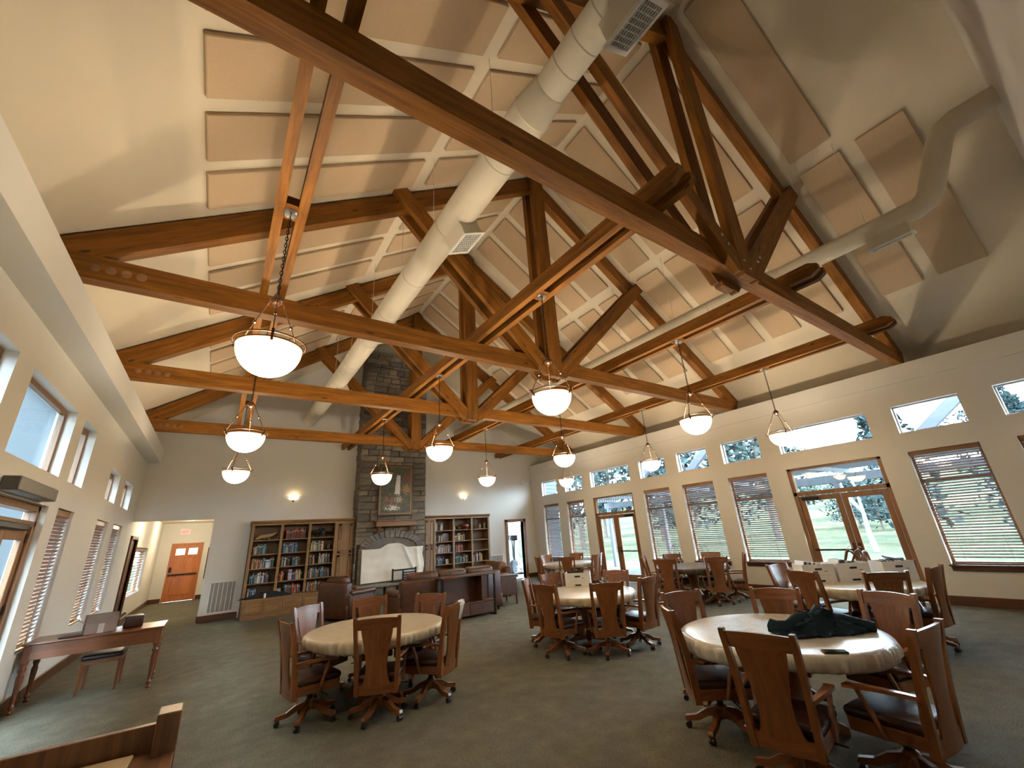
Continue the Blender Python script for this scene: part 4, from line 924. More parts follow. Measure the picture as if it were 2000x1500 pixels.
# black bag heap and candle on the bench top of the left bookcase
mb = MB().lathe([(0, 0.10), (0.10, 0.095), (0.22, 0.07), (0.30, 0.03), (0.33, 0.0), (0, 0)], 26, fn=lambda r_, z_, a, i: (r_ * (1 + 0.22 * math.sin(3 * a + i) + 0.1 * math.sin(7 * a)), z_ * (1 + 0.35 * math.sin(5 * a + 2 * i))))
hb = tag(mb.build('cloth_heap', 'cloth_black', None, 80, (1.28, 13.40, 0.461)), 'crumpled black cloth lying on the bookcase ledge', 'cloth'); hb.scale = (1.7, 0.5, 1)
cn = tag(empty('pillar_candle', (1.22, 13.255, 0.461)), 'small white candle before the black cloth', 'candle')
MB().lathe([(0, 0), (0.024, 0), (0.025, 0.10), (0.02, 0.104), (0, 0.10)], 16).build('wax', 'white', cn, 50); MB().tube([(0, 0, 0.10), (0.002, 0, 0.118)], 0.002, 5).build('wick', 'black', cn)
# return air grilles on the far wall
def wallgrille(x0, x1, z0, z1, label):
    o = tag(empty('return_grille', ((x0 + x1) / 2, YF, z0)), label, 'vent', 'return air grilles'); w = (x1 - x0) / 2; H = z1 - z0
    mb = MB()
    for q in ((-w, w, 0, 0.035), (-w, w, H - 0.035, H), (-w, -w + 0.035, 0, H), (w - 0.035, w, 0, H)): mb.rbox(q[0], q[1], -0.018, 0, q[2], q[3], 0.004, 1)
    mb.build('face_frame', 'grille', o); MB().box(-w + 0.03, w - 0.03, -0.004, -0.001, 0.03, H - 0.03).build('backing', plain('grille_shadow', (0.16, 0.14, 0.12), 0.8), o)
    nb = 5
    for k in range(1, nb + 1): MB().rbox(-w + 2 * w * k / (nb + 1) - 0.008, -w + 2 * w * k / (nb + 1) + 0.008, -0.016, -0.004, 0.03, H - 0.03, 0.003, 1).build('bar', 'grille', o)
    nz = 30
    for k in range(nz):
        z_ = 0.04 + (H - 0.08) * k / (nz - 1); MB().box(-w + 0.03, w - 0.03, -0.012, -0.005, z_ - 0.003, z_ + 0.003).build('louvre', 'grille', o)
wallgrille(0.02, 0.61, 0.165, 0.92, 'white return grille on the far wall beside the hall'); wallgrille(8.42, 8.99, 0.165, 0.92, 'white return grille beside the exercise room doorway')

# ------------------------------------------------------------------ dining chairs
def chair_proto():
    """origin on the floor under the swivel column, facing +Y; crest top at z 0.91, y -0.30"""
    o = empty('swivel_chair')
    def yb(z): t = (z - 0.25) / 0.66; return -0.205 - 0.035 * t - 0.06 * t * t      # back line
    def hx(z): return 0.183 + 0.029 * (z - 0.25) / 0.66
    zs = [0.245, 0.34, 0.45, 0.56, 0.68, 0.80, 0.88, 0.915]
    for s in (-1, 1):
        mb = MB(); vs = []; n = len(zs)
        for i, z in enumerate(zs):
            w = 0.019 if i < n - 1 else 0.015; d = 0.027 - 0.005 * (z > 0.5); x = s * hx(z)
            y = yb(z); vs += [(x - w, y - d, z), (x + w, y - d, z), (x + w, y + d, z), (x - w, y + d, z)]
        fs = [(3, 2, 1, 0), tuple(4 * (n - 1) + k for k in range(4))]
        for i in range(n - 1):
            for k in range(4): fs.append((4 * i + k, 4 * i + (k + 1) % 4, 4 * i + 4 + (k + 1) % 4, 4 * i + 4 + k))
        mb.add(vs, fs).build('back_post', 'chairZ', o)
    def panel(name, mat, prof, bow, t, top_arch=0.0):
        """prof: list of (z, half width); bowed backwards between the posts"""
        nu = 8; vs = []; fs = []; nz = len(prof)
        for side in (0, 1):
            for j, (z, w) in enumerate(prof):
                for i in range(nu + 1):
                    u = -1 + 2 * i / nu; x = u * w; q = 1 - (x / 0.2) ** 2
                    zz = z + (top_arch * (1 - u * u) if j == nz - 1 else 0)
                    vs.append((x, yb(z) - bow * q + (t / 2 if side else -t / 2), zz))
        A = (nu + 1) * nz
        for j in range(nz - 1):
            for i in range(nu):
                a = j * (nu + 1) + i; b = a + nu + 1
                fs += [(a, a + 1, b + 1, b), (A + a, A + b, A + b + 1, A + a + 1)]
            a = j * (nu + 1); b = a + nu + 1; fs += [(a, b, A + b, A + a), (a + nu, A + a + nu, A + b + nu, b + nu)]
        for i in range(nu): fs += [(i, A + i, A + i + 1, i + 1), (A - nu - 1 + i, A - nu + i, 2 * A - nu + i, 2 * A - nu - 1 + i)]
        return MB().add(vs, fs).build(name, mat, o, 40)
    panel('crest_rail', 'chairX', [(0.805, 0.195), (0.84, 0.196), (0.875, 0.197), (0.897, 0.198)], 0.030, 0.022, 0.012)
    panel('splat', 'chairZ', [(0.325, 0.135), (0.37, 0.115), (0.42, 0.103), (0.48, 0.098), (0.54, 0.102), (0.61, 0.114), (0.69, 0.130), (0.76, 0.145), (0.81, 0.152)], 0.033, 0.013)
    panel('lower_rail', 'chairX', [(0.25, 0.17), (0.29, 0.17), (0.335, 0.172)], 0.026, 0.022)
    MB().rbox(-0.215, 0.215, -0.20, 0.225, 0.350, 0.410, 0.027, 3).build('seat_cushion', 'leather_dark', o, 60)
    MB().rbox(-0.205, 0.205, 0.190, 0.212, 0.275, 0.352, 0.004, 1).build('front_apron', 'chairX', o)
    for s in (-1, 1): MB().rbox(s * 0.195 - 0.011, s * 0.195 + 0.011, -0.20, 0.195, 0.275, 0.352, 0.004, 1).build('side_apron', 'chairY', o)
    for s in (-1, 1):
        nseg = 8; vs = []; fs = []
        for i in range(nseg + 1):
            t = i / nseg; y = -0.235 + 0.40 * t; z = 0.535 + 0.012 * math.sin(math.pi * t) - 0.010 * t; x = s * (0.205 + 0.03 * math.sin(math.pi * t * 0.8)); w = 0.016 + 0.014 * t
            vs += [(x - w, y, z), (x + w, y, z), (x + w, y, z + 0.022), (x - w, y, z + 0.022)]
        for i in range(nseg):
            for k in range(4): fs.append((4 * i + k, 4 * i + (k + 1) % 4, 4 * i + 4 + (k + 1) % 4, 4 * i + 4 + k))
        fs += [(3, 2, 1, 0), tuple(4 * nseg + k for k in range(4))]
        MB().add(vs, fs).build('armrest', 'chairY', o, 40)
        MB().tube([(s * 0.215, 0.01, 0.285), (s * 0.220, 0.05, 0.41), (s * 0.230, 0.095, 0.54)], [0.019, 0.016, 0.016], 6).build('arm_support', 'chairZ', o, 40)
    MB().rbox(-0.10, 0.10, -0.12, 0.12, 0.250, 0.276, 0.006, 1).build('seat_plate', 'black', o)
    MB().tube([(0, 0, 0.11), (0, 0, 0.26)], 0.025, 12).build('column', 'black', o, 40)
    MB().tube([(0.09, 0.05, 0.262), (0.22, 0.07, 0.25), (0.26, 0.075, 0.245)], 0.006, 6).build('lever', 'black', o)
    MB().lathe([(0, 0.10), (0.05, 0.10), (0.055, 0.15), (0.045, 0.18), (0.03, 0.19), (0, 0.19)], 15).build('hub', 'chairZ', o, 40)
    poly = [(0.02, 0.10), (0.10, 0.105), (0.18, 0.065), (0.285, 0.050), (0.295, 0.066), (0.285, 0.088), (0.20, 0.102), (0.12, 0.150), (0.02, 0.175)]
    leg = MB().prism(poly, 'y', -0.020, 0.020).mesh('leg', 'chairX')
    cm = MB()
    for s in (-1, 1): cm.lathe([(0, -0.009), (0.022, -0.008), (0.024, 0), (0.022, 0.008), (0, 0.009)], 12)
    cm2 = MB()
    for s in (-0.012, 0.012): cm2.tube([(0.272, s - 0.008, 0.0242), (0.272, s + 0.008, 0.0242)], 0.024, 12)
    cm2.tube([(0.265, 0, 0.024), (0.265, 0, 0.055)], 0.010, 8)
    cas = cm2.mesh('caster', 'blackplastic', 40)
    for k in range(5):
        a = 2 * math.pi * k / 5 + math.pi / 2 + 0.3
        l_ = ob('leg', leg, o, None, a); ob('caster', cas, l_)
    return o
cp = chair_proto(); first = [True]
def chair(bx, by, ang_, label, group):
    if first[0]: o = cp; first[0] = False
    else: o = copy_tree(cp)
    a = R(ang_); o.location = (bx + 0.30 * math.cos(a), by + 0.30 * math.sin(a), 0); o.rotation_euler = (0, 0, a - math.pi / 2)
    tag(o, label, 'chair', group); return o
TN, TLf, TM, TRt, TDk, TC = (4.02, 2.06), (1.69, 5.42), (4.86, 5.28), (7.30, 2.55), (8.85, 6.06), (8.84, 10.17)
G = 'chairs around the nearest round table'
for b in [(2.98, 1.67, 10, 'wooden swivel armchair in front of the nearest table, back to the camera'), (3.40, 2.66, -42, 'wooden swivel armchair at the left side of the nearest table'),
          (4.22, 3.09, -112, 'wooden swivel armchair behind the left end of the nearest table'), (4.86, 2.42, -163, 'wooden swivel armchair directly behind the nearest table, facing the camera'),
          (5.03, 1.54, 165, 'wooden swivel armchair beside the dark jacket, right behind the nearest table'), (3.75, 1.0, 85, 'wooden swivel armchair nearest the bottom right corner, side on')]: chair(*b, G)
G = 'chairs around the left round table'
for b in [(1.43, 4.58, 62, 'wooden swivel armchair in front of the left table, back to the camera'), (0.70, 5.22, 8, 'wooden swivel armchair at the left end of the left table, side on'),
          (1.08, 6.33, -55, 'wooden swivel armchair behind the left table, leftmost of three'), (1.86, 6.33, -95, 'wooden swivel armchair behind the left table, middle of three'),
          (2.53, 5.82, -145, 'wooden swivel armchair behind the left table, rightmost of three'), (2.33, 4.69, 128, 'wooden swivel armchair with a white cloth on its back')]: chair(*b, G)
G = 'chairs around the middle round table'
for b in [(4.44, 4.39, 56, 'wooden swivel armchair in front of the middle table, back to the camera'), (5.21, 4.30, 95, 'wooden swivel armchair at the right of the middle table, back turned'),
          (3.89, 5.05, 6, 'wooden swivel armchair at the left front of the middle table'), (4.22, 5.95, -48, 'wooden swivel armchair at the far left of the middle table'),
          (4.98, 6.25, -98, 'wooden swivel armchair behind the white box on the middle table'), (5.78, 5.45, -160, 'wooden swivel armchair behind the middle table, facing the camera')]: chair(*b, G)
G = 'chairs around the table of boxes'
for b in [(6.49, 2.82, -20, 'wooden swivel armchair left of the table of boxes, back turned'), (7.30, 3.50, -100, 'wooden swivel armchair at the far left of the table of boxes'),
          (6.63, 1.97, 38, 'wooden swivel armchair in front of the table of boxes'), (7.37, 1.68, 85, 'wooden swivel armchair at the right of the table of boxes, tilted view'),
          (8.22, 2.25, 160, 'wooden swivel armchair half hidden behind the rightmost box')]: chair(*b, G)
G = 'chairs around the dark table'
for b in [(8.35, 6.95, -60, 'wooden swivel armchair at the left of the dark table, nearest the far doors'), (7.86, 5.99, 28, 'wooden swivel armchair in front of the dark table, left one'),
          (9.35, 6.90, -122, 'wooden swivel armchair behind the dark table, left one'), (9.80, 6.12, -174, 'wooden swivel armchair behind the dark table, right one'),
          (8.49, 5.22, 50, 'wooden swivel armchair in front of the dark table, right one'), (9.38, 5.10, 122, 'wooden swivel armchair at the right end of the dark table')]: chair(*b, G)
G = 'chairs around the corner table'
for b in [(7.90, 10.46, -18, 'wooden swivel armchair at the left of the far corner table'), (8.80, 11.20, -95, 'wooden swivel armchair behind the far corner table, left one'),
          (8.15, 9.45, 48, 'wooden swivel armchair in front of the far corner table, back turned'), (9.62, 10.65, -150, 'wooden swivel armchair behind the far corner table, right one'),
          (9.05, 9.18, 105, 'wooden swivel armchair right in front of the far corner table'), (9.70, 9.60, 145, 'wooden swivel armchair at the right end of the far corner table')]: chair(*b, G)

# ------------------------------------------------------------------ round tables and fitted covers
TZ, TR_ = 0.70, 0.76
def round_table(c, label):
    o = tag(empty('round_table', (c[0], c[1], 0)), label, 'table', 'round pedestal tables')
    MB().lathe([(0, TZ - 0.045), (TR_ - 0.03, TZ - 0.045), (TR_ - 0.012, TZ - 0.03), (TR_ - 0.012, TZ - 0.012), (TR_ - 0.03, TZ - 0.006), (0, TZ - 0.006)], 48).build('tabletop', 'chairX', o, 40)
    MB().lathe([(0, 0.08), (0.15, 0.08), (0.155, 0.12), (0.10, 0.20), (0.085, 0.30), (0.11, 0.42), (0.13, 0.52), (0.16, 0.60), (0.30, 0.655), (0, 0.655)], 20).build('pedestal', 'chairZ', o, 40)
    poly = [(0.05, 0.06), (0.22, 0.035), (0.28, 0.0), (0.33, 0.0), (0.33, 0.045), (0.25, 0.085), (0.13, 0.20), (0.05, 0.21)]
    fm = MB().prism(poly, 'y', -0.032, 0.032).mesh('foot', 'chairX')
    for k in range(4): ob('foot', fm, o, None, math.pi / 4 + k * math.pi / 2)
    return o
def table_cover(c, mat, label, seed, drop=0.115):
    r_ = random.Random(seed); ph = [r_.uniform(0, 6.28) for _ in range(6)]
    prof = [(0, 0.004), (0.4, 0.004), (0.70, 0.004), (0.735, 0.002), (0.756, -0.006), (0.768, -0.022), (0.770, -0.045), (0.766, -0.075), (0.758, -0.100), (0.735, -drop), (0.690, -drop + 0.012)]
    def fn(r0, z0, a, i):
        if i < 5: return r0, z0
        k = (i - 4) / 6
        w = 0.5 * math.sin(37 * a + ph[0] + 1.6 * math.sin(5 * a + ph[1])) + 0.4 * math.sin(61 * a + ph[2] + 1.3 * math.sin(9 * a)) + 0.25 * math.sin(83 * a + ph[3])
        return r0 + 0.033 * k * w, z0 + 0.016 * k * (math.sin(3 * a + ph[4]) + 0.9 * w)
    return tag(MB().lathe(prof, 420, fn=fn).build('table_cover', mat, None, 70, (c[0], c[1], TZ)), label, 'tablecloth', 'fitted round table covers')
for c, mt_, nm_, cl, sd in [(TN, 'marble', 'nearest round pedestal table at the lower right', 'marbled fitted cover under the dark jacket and phone', 1), (TLf, 'sand', 'round pedestal table at the left, alone in the aisle', 'sand-coloured fitted cover on the bare left table', 2),
        (TM, 'sand', 'round pedestal table in the middle carrying one white box', 'tan fitted cover under the single white box', 3), (TRt, 'sand', 'round pedestal table at the right loaded with white boxes', 'cream fitted cover under the row of white boxes', 4),
        (TDk, 'darkvinyl', 'round pedestal table by the window blinds with a dark cover', 'glossy dark brown fitted cover on the table by the blinds', 5), (TC, 'marble', 'round pedestal table in the far right corner', 'pale fitted cover on the far corner table', 6)]:
    round_table(c, nm_); table_cover(c, mt_, cl, sd)
# white cloth on a chair back
ca = R(128); bxp = Vector((2.33, 4.69, 0)); dx_ = Vector((math.sin(ca), -math.cos(ca), 0)); nrm = Vector((-math.cos(ca), -math.sin(ca), 0))
def cl_fn(u, v):
    w = 0.13 * (1 - abs(v) ** 1.5 * 0.75); s_ = 0.115 + (u - 0.5) * w
    L = v * 0.20 if v < 0 else v * 0.20
    wob = 0.012 * math.sin(14 * u + 3 * v)
    zz = 0.925 - abs(v) * 0.20; off = nrm * (0.032 * (1 if v > 0 else -1) * min(1, abs(v) * 6) + wob + 0.008 - 0.045 * abs(v))
    p = bxp + dx_ * s_ + off; return (p.x, p.y, zz)
cw = tag(MB().grid(10, 24, lambda u, v: cl_fn(u, v * 2 - 1)).build('hand_towel', 'white', None, 80), 'white cloth draped over the corner of a chair back', 'towel')
cw.modifiers.new('thick', 'SOLIDIFY').thickness = 0.004
# jacket heap
def jk(r0, z0, a, i):
    w = 0.22 * math.sin(2 * a + 0.8) + 0.14 * math.sin(5 * a + 1.7 * i) + 0.10 * math.sin(9 * a + 2.1 * i)
    return r0 * (1 + w * (0.5 + 0.5 * (r0 > 0.05))), z0 * (1 + 0.25 * math.sin(4 * a + i) * (z0 < 0.16) + 0.18 * math.sin(7 * a + 2 * i))
jo = tag(empty('fleece_jacket', (4.15, 1.78, TZ + 0.006)), 'dark teal fleece jacket heaped on the nearest table', 'jacket')
jo.rotation_euler = (0, 0, R(-42))
b_ = MB().lathe([(0, 0.165), (0.04, 0.16), (0.075, 0.14), (0.10, 0.115), (0.13, 0.085), (0.16, 0.06), (0.20, 0.035), (0.235, 0.02), (0.25, 0.006), (0.22, 0.0), (0, 0.0)], 72, fn=jk).build('body', 'jacket', jo, 80)
b_.scale = (1.45, 0.85, 1.0)
md = b_.modifiers.new('sub', 'SUBSURF'); md.levels = 1; md.render_levels = 1
tx_ = bpy.data.textures.new('folds', 'CLOUDS'); tx_.noise_scale = 0.065; tx_.noise_type = 'HARD_NOISE'; tx_.noise_depth = 1; md = b_.modifiers.new('folds', 'DISPLACE'); md.texture = tx_; md.strength = 0.05; md.mid_level = 0.5
def sleeve(pts, rs, nm_):
    s_ = MB().tube(pts, rs, 16).build(nm_, 'jacket', jo, 80); m_ = s_.modifiers.new('folds', 'DISPLACE'); m_.texture = tx_; m_.strength = 0.03; return s_
sleeve([(-0.02, 0.02, 0.10), (-0.16, -0.02, 0.085), (-0.26, -0.06, 0.055), (-0.33, -0.04, 0.05), (-0.36, 0.01, 0.06)], [0.06, 0.065, 0.055, 0.05, 0.055], 'sleeve')
sleeve([(0.05, 0.05, 0.09), (0.20, 0.05, 0.07), (0.32, 0.0, 0.045), (0.38, -0.06, 0.035)], [0.06, 0.06, 0.045, 0.035], 'sleeve')
MB().tube([(-0.06, -0.05, 0.13), (0.02, 0.0, 0.165), (0.09, 0.05, 0.14)], [0.02, 0.035, 0.02], 10).build('collar', 'jacket', jo, 80)
ph_ = tag(empty('mobile_phone', (3.62, 1.50, TZ + 0.005)), 'black mobile phone lying on the nearest table', 'phone'); ph_.rotation_euler = (0, 0, R(-50))
MB().rbox(-0.075, 0.075, -0.036, 0.036, 0.0, 0.010, 0.005, 2).build('case', 'phone', ph_, 50); MB().rbox(-0.070, 0.070, -0.032, 0.032, 0.0095, 0.0108, 0.001, 1).build('screen', 'screenglass', ph_)
# white storage boxes
def storage_box(x, y, rz, label, z=TZ + 0.005, w=0.29, d=0.38, h=0.235, open_=True):
    o = tag(empty('storage_box', (x, y, z), rz), label, 'box', 'white cardboard file boxes'); t = 0.006
    mb = MB().box(-w / 2, w / 2, -d / 2, d / 2, 0, t); mb.build('bottom', 'boxwhite', o)
    for q in ((-w / 2, w / 2, -d / 2, -d / 2 + t), (-w / 2, w / 2, d / 2 - t, d / 2)):
        p_ = MB().box(q[0], q[1], q[2], q[3], t, h).build('wall_panel', 'boxwhite', o); yy = q[2] - 0.001 if q[2] < 0 else q[3] + 0.001
        s = -1 if q[2] < 0 else 1
        MB().rbox(-0.045, 0.045, min(yy, yy + s * 0.002), max(yy, yy + s * 0.002), h * 0.68, h * 0.68 + 0.026, 0.001, 1).build('hand_hole', 'grilledark', p_)
        MB().box(-w * 0.30, w * 0.36, min(yy, yy + s * 0.001), max(yy, yy + s * 0.001), h * 0.40, h * 0.405).build('printed_line', 'grilledark', p_)
        MB().rbox(-0.05, 0.05, min(yy, yy + s * 0.002), max(yy, yy + s * 0.002), 0.012, 0.035, 0.001, 1).build('printed_mark', 'black', p_)
        MB().rbox(0.07, 0.11, min(yy, yy + s * 0.001), max(yy, yy + s * 0.001), h * 0.60, h * 0.63, 0.0005, 1).build('printed_word', 'grilledark', p_)
    for q in ((-w / 2, -w / 2 + t), (w / 2 - t, w / 2)):
        p_ = MB().box(q[0], q[1], -d / 2 + t, d / 2 - t, t, h).build('wall_panel', 'boxwhite', o); xx = q[0] - 0.001 if q[0] < 0 else q[1] + 0.001; s = -1 if q[0] < 0 else 1
        MB().rbox(min(xx, xx + s * 0.002), max(xx, xx + s * 0.002), -0.05, 0.05, 0.012, 0.035, 0.001, 1).build('printed_mark', 'black', p_)
    return o
ab = math.atan2(5.57 - 5.89, 5.32 - 5.02)
storage_box(5.24, 5.82, ab, 'single white cardboard box on the middle table', h=0.21, w=0.42, d=0.30)
o = tag(empty('folder_stack', (5.24, 5.82, TZ + 0.005 + 0.14), ab), 'black folders sticking out of the single white box', 'folders')
for k in range(5): q_ = MB().rbox(-0.17, 0.10, -0.11 + 0.04 * k, -0.10 + 0.04 * k, 0, 0.085 + 0.006 * (k % 3), 0.003, 1).build('folder', 'blackplastic', o); q_.rotation_euler = (R(4 * (k - 2)), 0, 0)
rz = R(-45)
storage_box(7.13, 2.93, rz, 'leftmost of the white boxes, full of striped folders', w=0.40, d=0.31)
storage_box(7.44, 2.62, rz, 'middle white box, holding wooden hangers', w=0.40, d=0.31)
storage_box(7.74, 2.20, rz, 'rightmost of the white boxes, oval handle facing the room', w=0.38, d=0.31)
fo = tag(empty('magazine_row', (7.13, 2.93, TZ + 0.14), rz), 'row of black and white striped folders filling the leftmost box', 'folders')
for k in range(13): q_ = MB().rbox(-0.18 + 0.028 * k, -0.17 + 0.028 * k, -0.14, 0.14, 0, 0.115, 0.002, 1).build('folder', 'blackplastic' if k % 2 else 'white', fo); q_.rotation_euler = (0, R(10), 0)
fo = tag(empty('magazine_row', (7.44, 2.62, TZ + 0.14), rz), 'dark folders filling the middle box', 'folders')
for k in range(10): q_ = MB().rbox(-0.18 + 0.034 * k, -0.17 + 0.034 * k, -0.14, 0.14, 0, 0.105 + 0.008 * (k % 3), 0.002, 1).build('folder', 'blackplastic' if k % 3 else 'white', fo); q_.rotation_euler = (0, R(14), 0)
fo = tag(empty('cable_heap', (7.74, 2.20, TZ + 0.20), rz), 'black cables and straps lying across the rightmost box', 'cables')
for k in range(4): MB().tube([(-0.16 + 0.05 * k, -0.10, 0.04), (-0.05, 0.03 * k - 0.05, 0.065 + 0.01 * k), (0.10, -0.04 + 0.03 * k, 0.055), (0.20, 0.05, 0.025 + 0.01 * k)], 0.009, 7).build('cable', 'black', fo, 60)
hg = ['wooden hanger standing upright in the middle box, left one', 'wooden hanger standing upright in the middle box, right one', 'wooden hanger leaning at the back of the middle box']
for k in range(3):
    h_ = tag(empty('coat_hanger', (7.56 + 0.07 * k, 2.58 - 0.06 * k, TZ + 0.20), rz + R(20 * k)), hg[k], 'hanger', 'wooden hangers in the middle box')
    pts = [(-0.10, 0, 0.03), (-0.05, 0, 0.10), (0.0, 0, 0.17), (0.035, 0, 0.185), (0.06, 0, 0.16), (0.11, 0, 0.05)]
    MB().tube(pts, [0.012, 0.017, 0.019, 0.019, 0.016, 0.012], 8).build('shoulder', 'desk' + 'X', h_, 60)
    MB().tube([(0.035, 0, 0.19), (0.04, 0, 0.22), (0.065, 0, 0.235), (0.085, 0, 0.215)], 0.004, 6).build('hook', 'nickel', h_, 60); h_.rotation_euler = (R(8 - 9 * k), R(-15 + 20 * k), rz + R(15 * k))

# ------------------------------------------------------------------ lounge: sofas, armchair, console, end table
def sofa(name, loc, rz, w, n, mat, label, cat='sofa', H=0.80, D=0.86, cmat=None):
    """origin at floor centre, seat facing +Y"""
    cmat = cmat or mat
    o = tag(empty(name, loc, rz), label, cat); aw = 0.22
    MB().rbox(-w / 2 + 0.02, w / 2 - 0.02, -D / 2, D / 2 - 0.04, 0.07, 0.34, 0.03, 2).build('base', mat, o, 50)
    MB().rbox(-w / 2 + 0.05, w / 2 - 0.05, -D / 2 - 0.02, -D / 2 + 0.20, 0.10, H - 0.10, 0.06, 3).build('back_frame', mat, o, 50)
    sw = (w - 2 * aw) / n
    for k in range(n):
        x0 = -w / 2 + aw + k * sw
        MB().rbox(x0 + 0.005, x0 + sw - 0.005, -D / 2 + 0.20, D / 2, 0.33, 0.47, 0.05, 3).build('seat_cushion', cmat, o, 60)
        c_ = MB().rbox(x0 - 0.01, x0 + sw + 0.01, -0.12, 0.13, -0.22, 0.24, 0.09, 4).build('back_cushion', cmat, o, 60); c_.location = (0, -D / 2 + 0.18, H - 0.22); c_.rotation_euler = (R(8), 0, 0)
    for s in (-1, 1):
        x0, x1 = (-w / 2, -w / 2 + aw) if s < 0 else (w / 2 - aw, w / 2)
        a_ = MB().rbox(x0, x1, -D / 2 + 0.04, D / 2 - 0.02, 0.08, 0.58, 0.07, 4).build('arm', mat, o, 60)
        MB().rbox(x0 - 0.015, x1 + 0.015, -D / 2 + 0.10, D / 2 + 0.01, 0.50, 0.62, 0.055, 4).build('arm_pad', mat, a_, 60)
    for x in (-w / 2 + 0.1, w / 2 - 0.1):
        for y in (-D / 2 + 0.08, D / 2 - 0.12): MB().lathe([(0, 0), (0.025, 0), (0.035, 0.08), (0, 0.08)], 12, (x, y, 0)).build('foot', 'dtrimZ', o, 40)
    return o
sofa('leather_sofa', (4.45, 9.38, 0), 0, 2.50, 3, 'leather', 'brown leather sofa with its back to the camera behind the console', 'sofa', 0.93)
sofa('leather_armchair', (2.72, 11.15, 0), R(-62), 1.02, 1, 'leather', 'brown leather armchair by the left bookcase', 'armchair', 0.90)
sofa('leather_loveseat', (6.72, 11.35, 0), R(78), 1.75, 2, 'leather', 'tan and brown leather loveseat before the right bookcase', 'sofa', 0.86, cmat='leather_tan')
# cushion, dark throw on the loveseat
cu = tag(MB().lathe([(0, 0.07), (0.08, 0.065), (0.15, 0.045), (0.19, 0.02), (0.2, 0.0), (0, 0)], 30, fn=lambda r_, z_, a, i: (r_ * (1 + 0.25 * math.sin(2 * a) + 0.12 * math.sin(5 * a + i)), z_ * (1 + 0.3 * math.sin(4 * a + i)))).build('dark_throw', 'cloth_black', None, 80, (6.40, 10.62, 0.625)), 'small dark throw on the arm of the far loveseat', 'throw'); cu.scale = (1.2, 0.6, 0.8)
# console behind the sofa
o = tag(empty('console_table', (4.60, 8.70, 0)), 'dark wooden console table behind the leather sofa', 'console')
w = 1.30 / 2
MB().rbox(-w, w, -0.17, 0.17, 0.80, 0.835, 0.006, 1).build('top', 'dtrimX', o); MB().rbox(-w + 0.02, w - 0.02, -0.15, 0.15, 0.28, 0.305, 0.004, 1).build('shelf', 'dtrimX', o)
MB().rbox(-w + 0.02, w - 0.02, 0.135, 0.15, 0.305, 0.80, 0.002, 1).build('back_panel', 'dtrimX', o)
for x in (-w + 0.03, w - 0.03):
    for y in (-0.145, 0.145): MB().rbox(x - 0.02, x + 0.02, y - 0.02, y + 0.02, 0, 0.80, 0.003, 1).build('leg', 'black', o)
    MB().rbox(x - 0.018, x + 0.018, -0.13, 0.13, 0.0, 0.03, 0.003, 1).build('foot_rail', 'black', o)
for k in range(2):
    d_ = MB().rbox(-w + 0.05 + k * (w - 0.05) + 0.005, -w + 0.05 + (k + 1) * (w - 0.05) - 0.005, -0.15, 0.135, 0.06, 0.275, 0.004, 1).build('drawer', 'dtrimX', o)
    MB().lathe([(0, -0.02), (0.015, -0.018), (0.008, 0)], 10).build('knob', 'black', d_).matrix_local = Matrix.Translation((-w + 0.05 + (k + 0.5) * (w - 0.05), -0.15, 0.17)) @ Matrix.Rotation(R(-90), 4, 'X')
MB().rbox(0.30, 0.33, -0.14, 0.13, 0.305, 0.80, 0.002, 1).build('divider', 'dtrimZ', o)
o = tag(empty('end_table', (6.08, 9.55, 0)), 'dark wooden end table right of the sofa', 'end table')
MB().rbox(-0.27, 0.27, -0.27, 0.27, 0.625, 0.655, 0.006, 1).build('top', 'dtrimX', o); MB().rbox(-0.25, 0.25, -0.25, 0.25, 0.22, 0.62, 0.005, 1).build('body', 'dtrimX', o)
MB().rbox(-0.22, 0.22, -0.262, -0.25, 0.25, 0.60, 0.004, 1).build('door', 'dtrimZ', o)
for x in (-0.225, 0.225):
    for y in (-0.225, 0.225): MB().tube([(x, y, 0.24), (x * 1.04, y * 1.04, 0.0)], [0.025, 0.016], 8).build('leg', 'dtrimZ', o)

# ------------------------------------------------------------------ desk, chair and carton on the left
o = tag(empty('writing_desk', (-1.085, 8.34, 0)), 'reddish wooden writing desk with turned legs by the left wall', 'desk')
w, d = 0.645, 0.30
MB().rbox(-w - 0.02, w + 0.02, -d - 0.02, d + 0.02, 0.69, 0.715, 0.010, 2).build('desktop', 'deskX', o)
for q in ((-w + 0.03, w - 0.03, -d + 0.005, -d + 0.025), (-w + 0.03, w - 0.03, d - 0.025, d - 0.005)): MB().rbox(*q, 0.53, 0.69, 0.003, 1).build('apron', 'deskX', o)
for x in (-w + 0.015, w - 0.015): MB().rbox(x - 0.01, x + 0.01, -d + 0.03, d - 0.03, 0.53, 0.69, 0.003, 1).build('apron', 'deskY', o)
lp = [(0, 0), (0.018, 0.0), (0.030, 0.012), (0.016, 0.035), (0.028, 0.06), (0.028, 0.075), (0.017, 0.09), (0.020, 0.12), (0.032, 0.36), (0.022, 0.40), (0.034, 0.43), (0.034, 0.445), (0.024, 0.465), (0.036, 0.50), (0.036, 0.51), (0, 0.51)]
for x in (-w + 0.035, w - 0.035):
    for y in (-d + 0.035, d - 0.035):
        l_ = MB().lathe(lp, 16, (x, y, 0)).build('leg', 'deskZ', o, 50); MB().rbox(x - 0.034, x + 0.034, y - 0.034, y + 0.034, 0.505, 0.69, 0.004, 1).build('leg_block', 'deskZ', l_)
o = tag(empty('side_chair', (-1.03, 8.56, 0), R(180)), 'dark upholstered chair tucked under the writing desk', 'chair')
